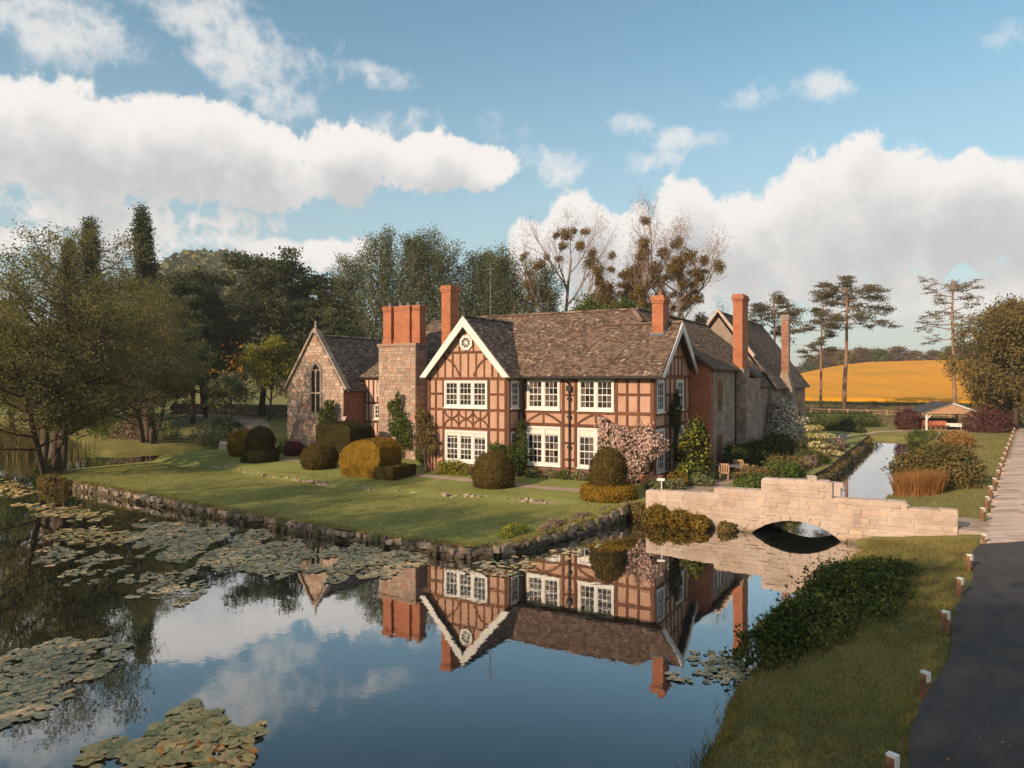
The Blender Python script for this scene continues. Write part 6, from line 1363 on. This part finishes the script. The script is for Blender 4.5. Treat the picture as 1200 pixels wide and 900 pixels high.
# small lamp post at the bridge end and white seat slab
lp = empty('garden_light', (1.7, -4.4, iz1(1.7, -4.4)), 'small white garden light on a post behind the bridge wall', 'lamp')
lz = iz1(1.7, -4.4); MB().tube([(1.7, -4.4, lz), (1.7, -4.4, lz+1.02)], [.03, .03], 8).build('post', 'white_paint', lp); MB().box(1.5, 1.86, -4.47, -4.33, lz+1.0, lz+1.11).build('lamp_head', 'white_paint', lp)
hb = empty('planter_trough', (.2, -.55, iz1(.2, -.55)), 'brick-red planter trough at the foot of the right front corner', 'planter')
z0 = iz1(.0, -.6); pt = MB().prism([(-.55, -.95, z0-.1), (.45, -.95, z0-.1), (.55, -.95, z0+.55), (-.6, -.95, z0+.55)], (0, .5, 0)).build('trough', 'brick', hb); MB().box(-.5, .45, -.9, -.5, z0+.5, z0+.56).build('soil', 'earth', hb)
bench = empty('meter_box', (.08, 5.9, 2.6), 'small dark box fixed to the brick end wall', 'box'); MB().box(.05, .75, 6.05, 6.36, 2.5, 3.1).build('box_body', 'lead', bench); MB().box(.02, .78, 6.02, 6.36, 3.1, 3.16).build('lid', 'lead', bench)
# aerial mast on the tall chimney, slender pole seen over the roof
am = empty('aerial_mast', (-14.3, 6.5, 10.2), 'thin pale aerial mast rising above the left roof', 'mast'); MB().tube([(-14.3, 6.5, 9.9), (-14.3, 6.5, 14.6)], [.035, .025], 6).build('pole', 'lead', am); MB().box(-14.6, -14.0, 6.48, 6.52, 14.2, 14.23).box(-14.5, -14.1, 6.485, 6.515, 13.9, 13.93).build('crossbar', 'lead', am)

# ------------------------------------------------------------------ pavilion with seats inside
px, py = 13.6, 58.6; pz = gz1(px, py)
PV = empty('garden_pavilion', (px, py, pz), 'open white-framed pavilion with a dark slate roof beyond the moat', 'pavilion'); PV.rotation_euler = (0, 0, rad(24)); PV.scale = (.72, .72, .80)
lx = lambda a, b, c: (px+a, py+b, pz+c)
MB().box(px-4.0, px+4.0, py-3.1, py+3.1, pz-.4, pz+.06).build('floor', 'wood_pale', PV)
for sx in (-1, 1):
    for sy in (-1, 1):
        MB().box(px+sx*3.55-.12, px+sx*3.55+.12, py+sy*2.75-.12, py+sy*2.75+.12, pz+.06, pz+2.4).build('post', 'white_paint', PV)
        MB().prism([lx(sx*3.43, sy*2.75-.06, 1.7), lx(sx*2.75, sy*2.75-.06, 2.4), lx(sx*2.6, sy*2.75-.06, 2.4), lx(sx*3.43, sy*2.75-.06, 1.52)], (0, .12, 0)).build('brace', 'white_paint', PV)
MB().prism([lx(-4.2, -3.05, 2.35), lx(4.2, -3.05, 2.35), lx(4.2, -3.05, 2.55), lx(0, -3.05, 3.75), lx(-4.2, -3.05, 2.55)], (0, .10, 0)).build('gable_panel', 'wood_pale', PV)
for s in (-1, 1): MB().prism([lx(s*4.35, -3.2, 2.34), lx(0, -3.2, 3.72), lx(0, -3.2, 3.94), lx(s*4.35, -3.2, 2.56)], (0, .12, 0)).build('bargeboard', 'white_paint', PV)
for s in (-1, 1):
    slope(PV, lx(s*4.4, -3.08*s, 2.56), lx(s*4.4, 3.3*s, 2.56), lx(0, (3.3 if s > 0 else -3.3)*1.0 if s > 0 else -3.08, 3.96) if s > 0 else lx(0, -3.3, 3.96), lx(0, -3.08, 3.96) if s > 0 else lx(0, 3.08, 3.96), 'slate_plain', exp=.3, tw=.4, name='roof')
for sy in (-1, 1): MB().box(px-3.6, px+3.6, py+sy*2.75-.08, py+sy*2.75+.08, pz+2.28, pz+2.42).build('beam', 'white_paint', PV)
MB().box(px-3.4, px+3.4, py+2.7, py+2.78, pz+.06, pz+1.5).build('back_panel', 'wood_post', PV)
nm = ['first', 'second', 'third', 'fourth', 'fifth', 'sixth', 'seventh', 'eighth']
ca, sa = math.cos(rad(24)), math.sin(rad(24))
for i in range(8):
    a = -2.2+.55*(i % 4); b_ = -1.5+.9*(i//4); X, Y = px+a*ca-b_*sa, py+a*sa+b_*ca
    o = empty('pavilion_chair', (X, Y, pz+.06), 'red-brown chair inside the pavilion, %s from the left in the %s row' % (nm[i % 4], ['front', 'back'][i//4]), 'chair', 'chairs in the pavilion'); z = pz+.06
    MB().box(X-.22, X+.22, Y-.22, Y+.22, z+.42, z+.48).build('seat', 'cloth_red', o); MB().box(X-.22, X+.22, Y+.17, Y+.22, z+.55, z+1.0).build('backrest', 'cloth_red', o)
    for sx in (-1, 1):
        for sy in (-1, 1): MB().box(X+sx*.19-.02, X+sx*.19+.02, Y+sy*.19-.02, Y+sy*.19+.02, z, z+.42).build('leg', 'wood_pale', o)
    o.rotation_euler = (0, 0, rad(200))
a, b_ = .9, -.7; X, Y = px+a*ca-b_*sa, py+a*sa+b_*ca
o = empty('pavilion_table', (X, Y, pz+.06), 'white-clothed table inside the pavilion', 'table'); MB().box(X-.8, X+.8, Y-.4, Y+.4, pz+.72, pz+.78).box(X-.81, X+.81, Y-.41, Y-.39, pz+.4, pz+.72).build('table_top', 'white_paint', o)
for sx in (-1, 1): MB().box(X+sx*.7-.04, X+sx*.7+.04, Y-.3, Y+.3, pz+.06, pz+.72).build('leg', 'wood_pale', o)
# picnic bench right of the pavilion
X, Y = 22.8, 57.5; z = gz1(X, Y); o = empty('picnic_bench', (X, Y, z), 'pale bench under the golden tree right of the purple shrub', 'bench'); MB().box(X-.9, X+.9, Y-.35, Y+.35, z+.70, z+.76).build('table_top', 'lead', o)
for s in (-1, 1): MB().box(X-.9, X+.9, Y+s*.7-.14, Y+s*.7+.14, z+.42, z+.47).build('seat', 'lead', o); MB().box(X+s*.6-.05, X+s*.6+.05, Y-.8, Y+.8, z+.36, z+.42).box(X+s*.6-.04, X+s*.6+.04, Y-.25, Y+.25, z, z+.7).build('leg', 'lead', o)
strip('far_path', [(4.5, 50.5), (8, 54.0), (12, 55), (16, 54.6)], .8, 'gravel', gz1, .03)
strip('landing_beach', [(12.2, 38.0), (13.4, 39.4), (14.4, 41.5)], 1.3, 'gravel', gz1, .03)
# post-and-rail fence in the meadow behind the pavilion
fe = empty('rail_fence', (8, 78, gz1(8, 78)), 'low pale post and rail fence across the meadow behind the pavilion', 'fence')
fp = [(-6+2.6*i, 83-.35*i) for i in range(12)]
for i, (x, y) in enumerate(fp):
    z = gz1(x, y); MB().box(x-.07, x+.07, y-.07, y+.07, z-.2, z+1.05).build('post', 'wood_pale', fe)
    if i: 
        (x0, y0) = fp[i-1]; z0 = gz1(x0, y0)
        for h in (.45, .9): MB().tube([(x0, y0-.08, z0+h), (x, y-.08, z+h)], [.045, .045], 4).build('rail', 'wood_pale', fe)
# garden wall and gravel on the left beyond the chapel
strip('gravel_court', [(-50, 10.5), (-52, 15), (-56, 20), (-62, 24), (-72, 26)], 6.0, 'gravel', gz1, .05, 1.0)
gwl = empty('garden_wall', (-57, 32, gz1(-57, 32)), 'low rubble garden wall behind the gravel court left of the chapel', 'wall')
p = densify([(-74, 23.5), (-66.5, 29.5), (-59, 33.5), (-48, 38)], .62, False)
for i, (x, y) in enumerate(p):
    for k in range(4): stone(gwl, 'stone_mossy', (x+.25*(k % 2), y+.12*(k % 2), gz1(x, y)+.15+.34*k), (.70, .42, .36), .55+R.uniform(-.1, .1))
rk = [(-44.6, 9.2, .9), (-45.4, 10.3, 1.2), (-44.9, 11.4, .8), (-46.3, 9.6, .7), (-45.9, 11.6, 1.0), (-36.2, 1.6, .8), (-36.7, 2.8, .7)]
for i, (x, y, s) in enumerate(rk):
    z = gz1(x, y) if x < -40 else iz1(x, y); o = link('boulder', ROCK['stone_pale'][i % 6], None); o.location = (x, y, z+s*.25); o.scale = (s, s*.8, s*.7); o.rotation_euler = (R.uniform(-.2, .2), R.uniform(-.2, .2), R.uniform(0, 3)); tag(o, 'pale boulder beside the golden ball bank, %s of seven' % ['nearest the gravel', 'the largest', 'behind the largest', 'leftmost and small', 'second largest', 'on the island edge', 'smaller one on the island edge'][i], 'boulder', 'boulders by the left bank')
# heron-like driftwood at the far right bank
dw = MB().tube([(13.2, 41.6, gz1(13.2, 41.6)), (12.9, 41.8, .9), (13.2, 42.2, 1.4), (13.0, 42.3, 1.9)], [.07, .06, .05, .02], 5).tube([(12.9, 41.8, .9), (12.4, 41.5, 1.1), (12.2, 41.2, 1.4)], [.05, .04, .02], 5).build('driftwood', 'bark_pale', origin=(13.2, 41.6, .4)); tag(dw, 'bleached driftwood branch on the far right bank of the moat', 'branch')

# ------------------------------------------------------------------ evening air
hb_ = MB().box(-1600, 1500, -700, 1900, -2.5, 112).build('haze', None); hb_['kind'] = 'stuff'
m = bpy.data.materials.new('air'); m.use_nodes = True; t = NT(m.node_tree); t.n.clear(); out = t.n.new('ShaderNodeOutputMaterial')
pv_ = t.n.new('ShaderNodeVolumePrincipled'); pv_.inputs['Color'].default_value = (.95, .93, .92, 1); pv_.inputs['Density'].default_value = .0003; pv_.inputs['Anisotropy'].default_value = .0
t.l.new(pv_.outputs[0], out.inputs['Volume']); hb_.data.materials.append(m)
SC.cycles.volume_bounces = 0
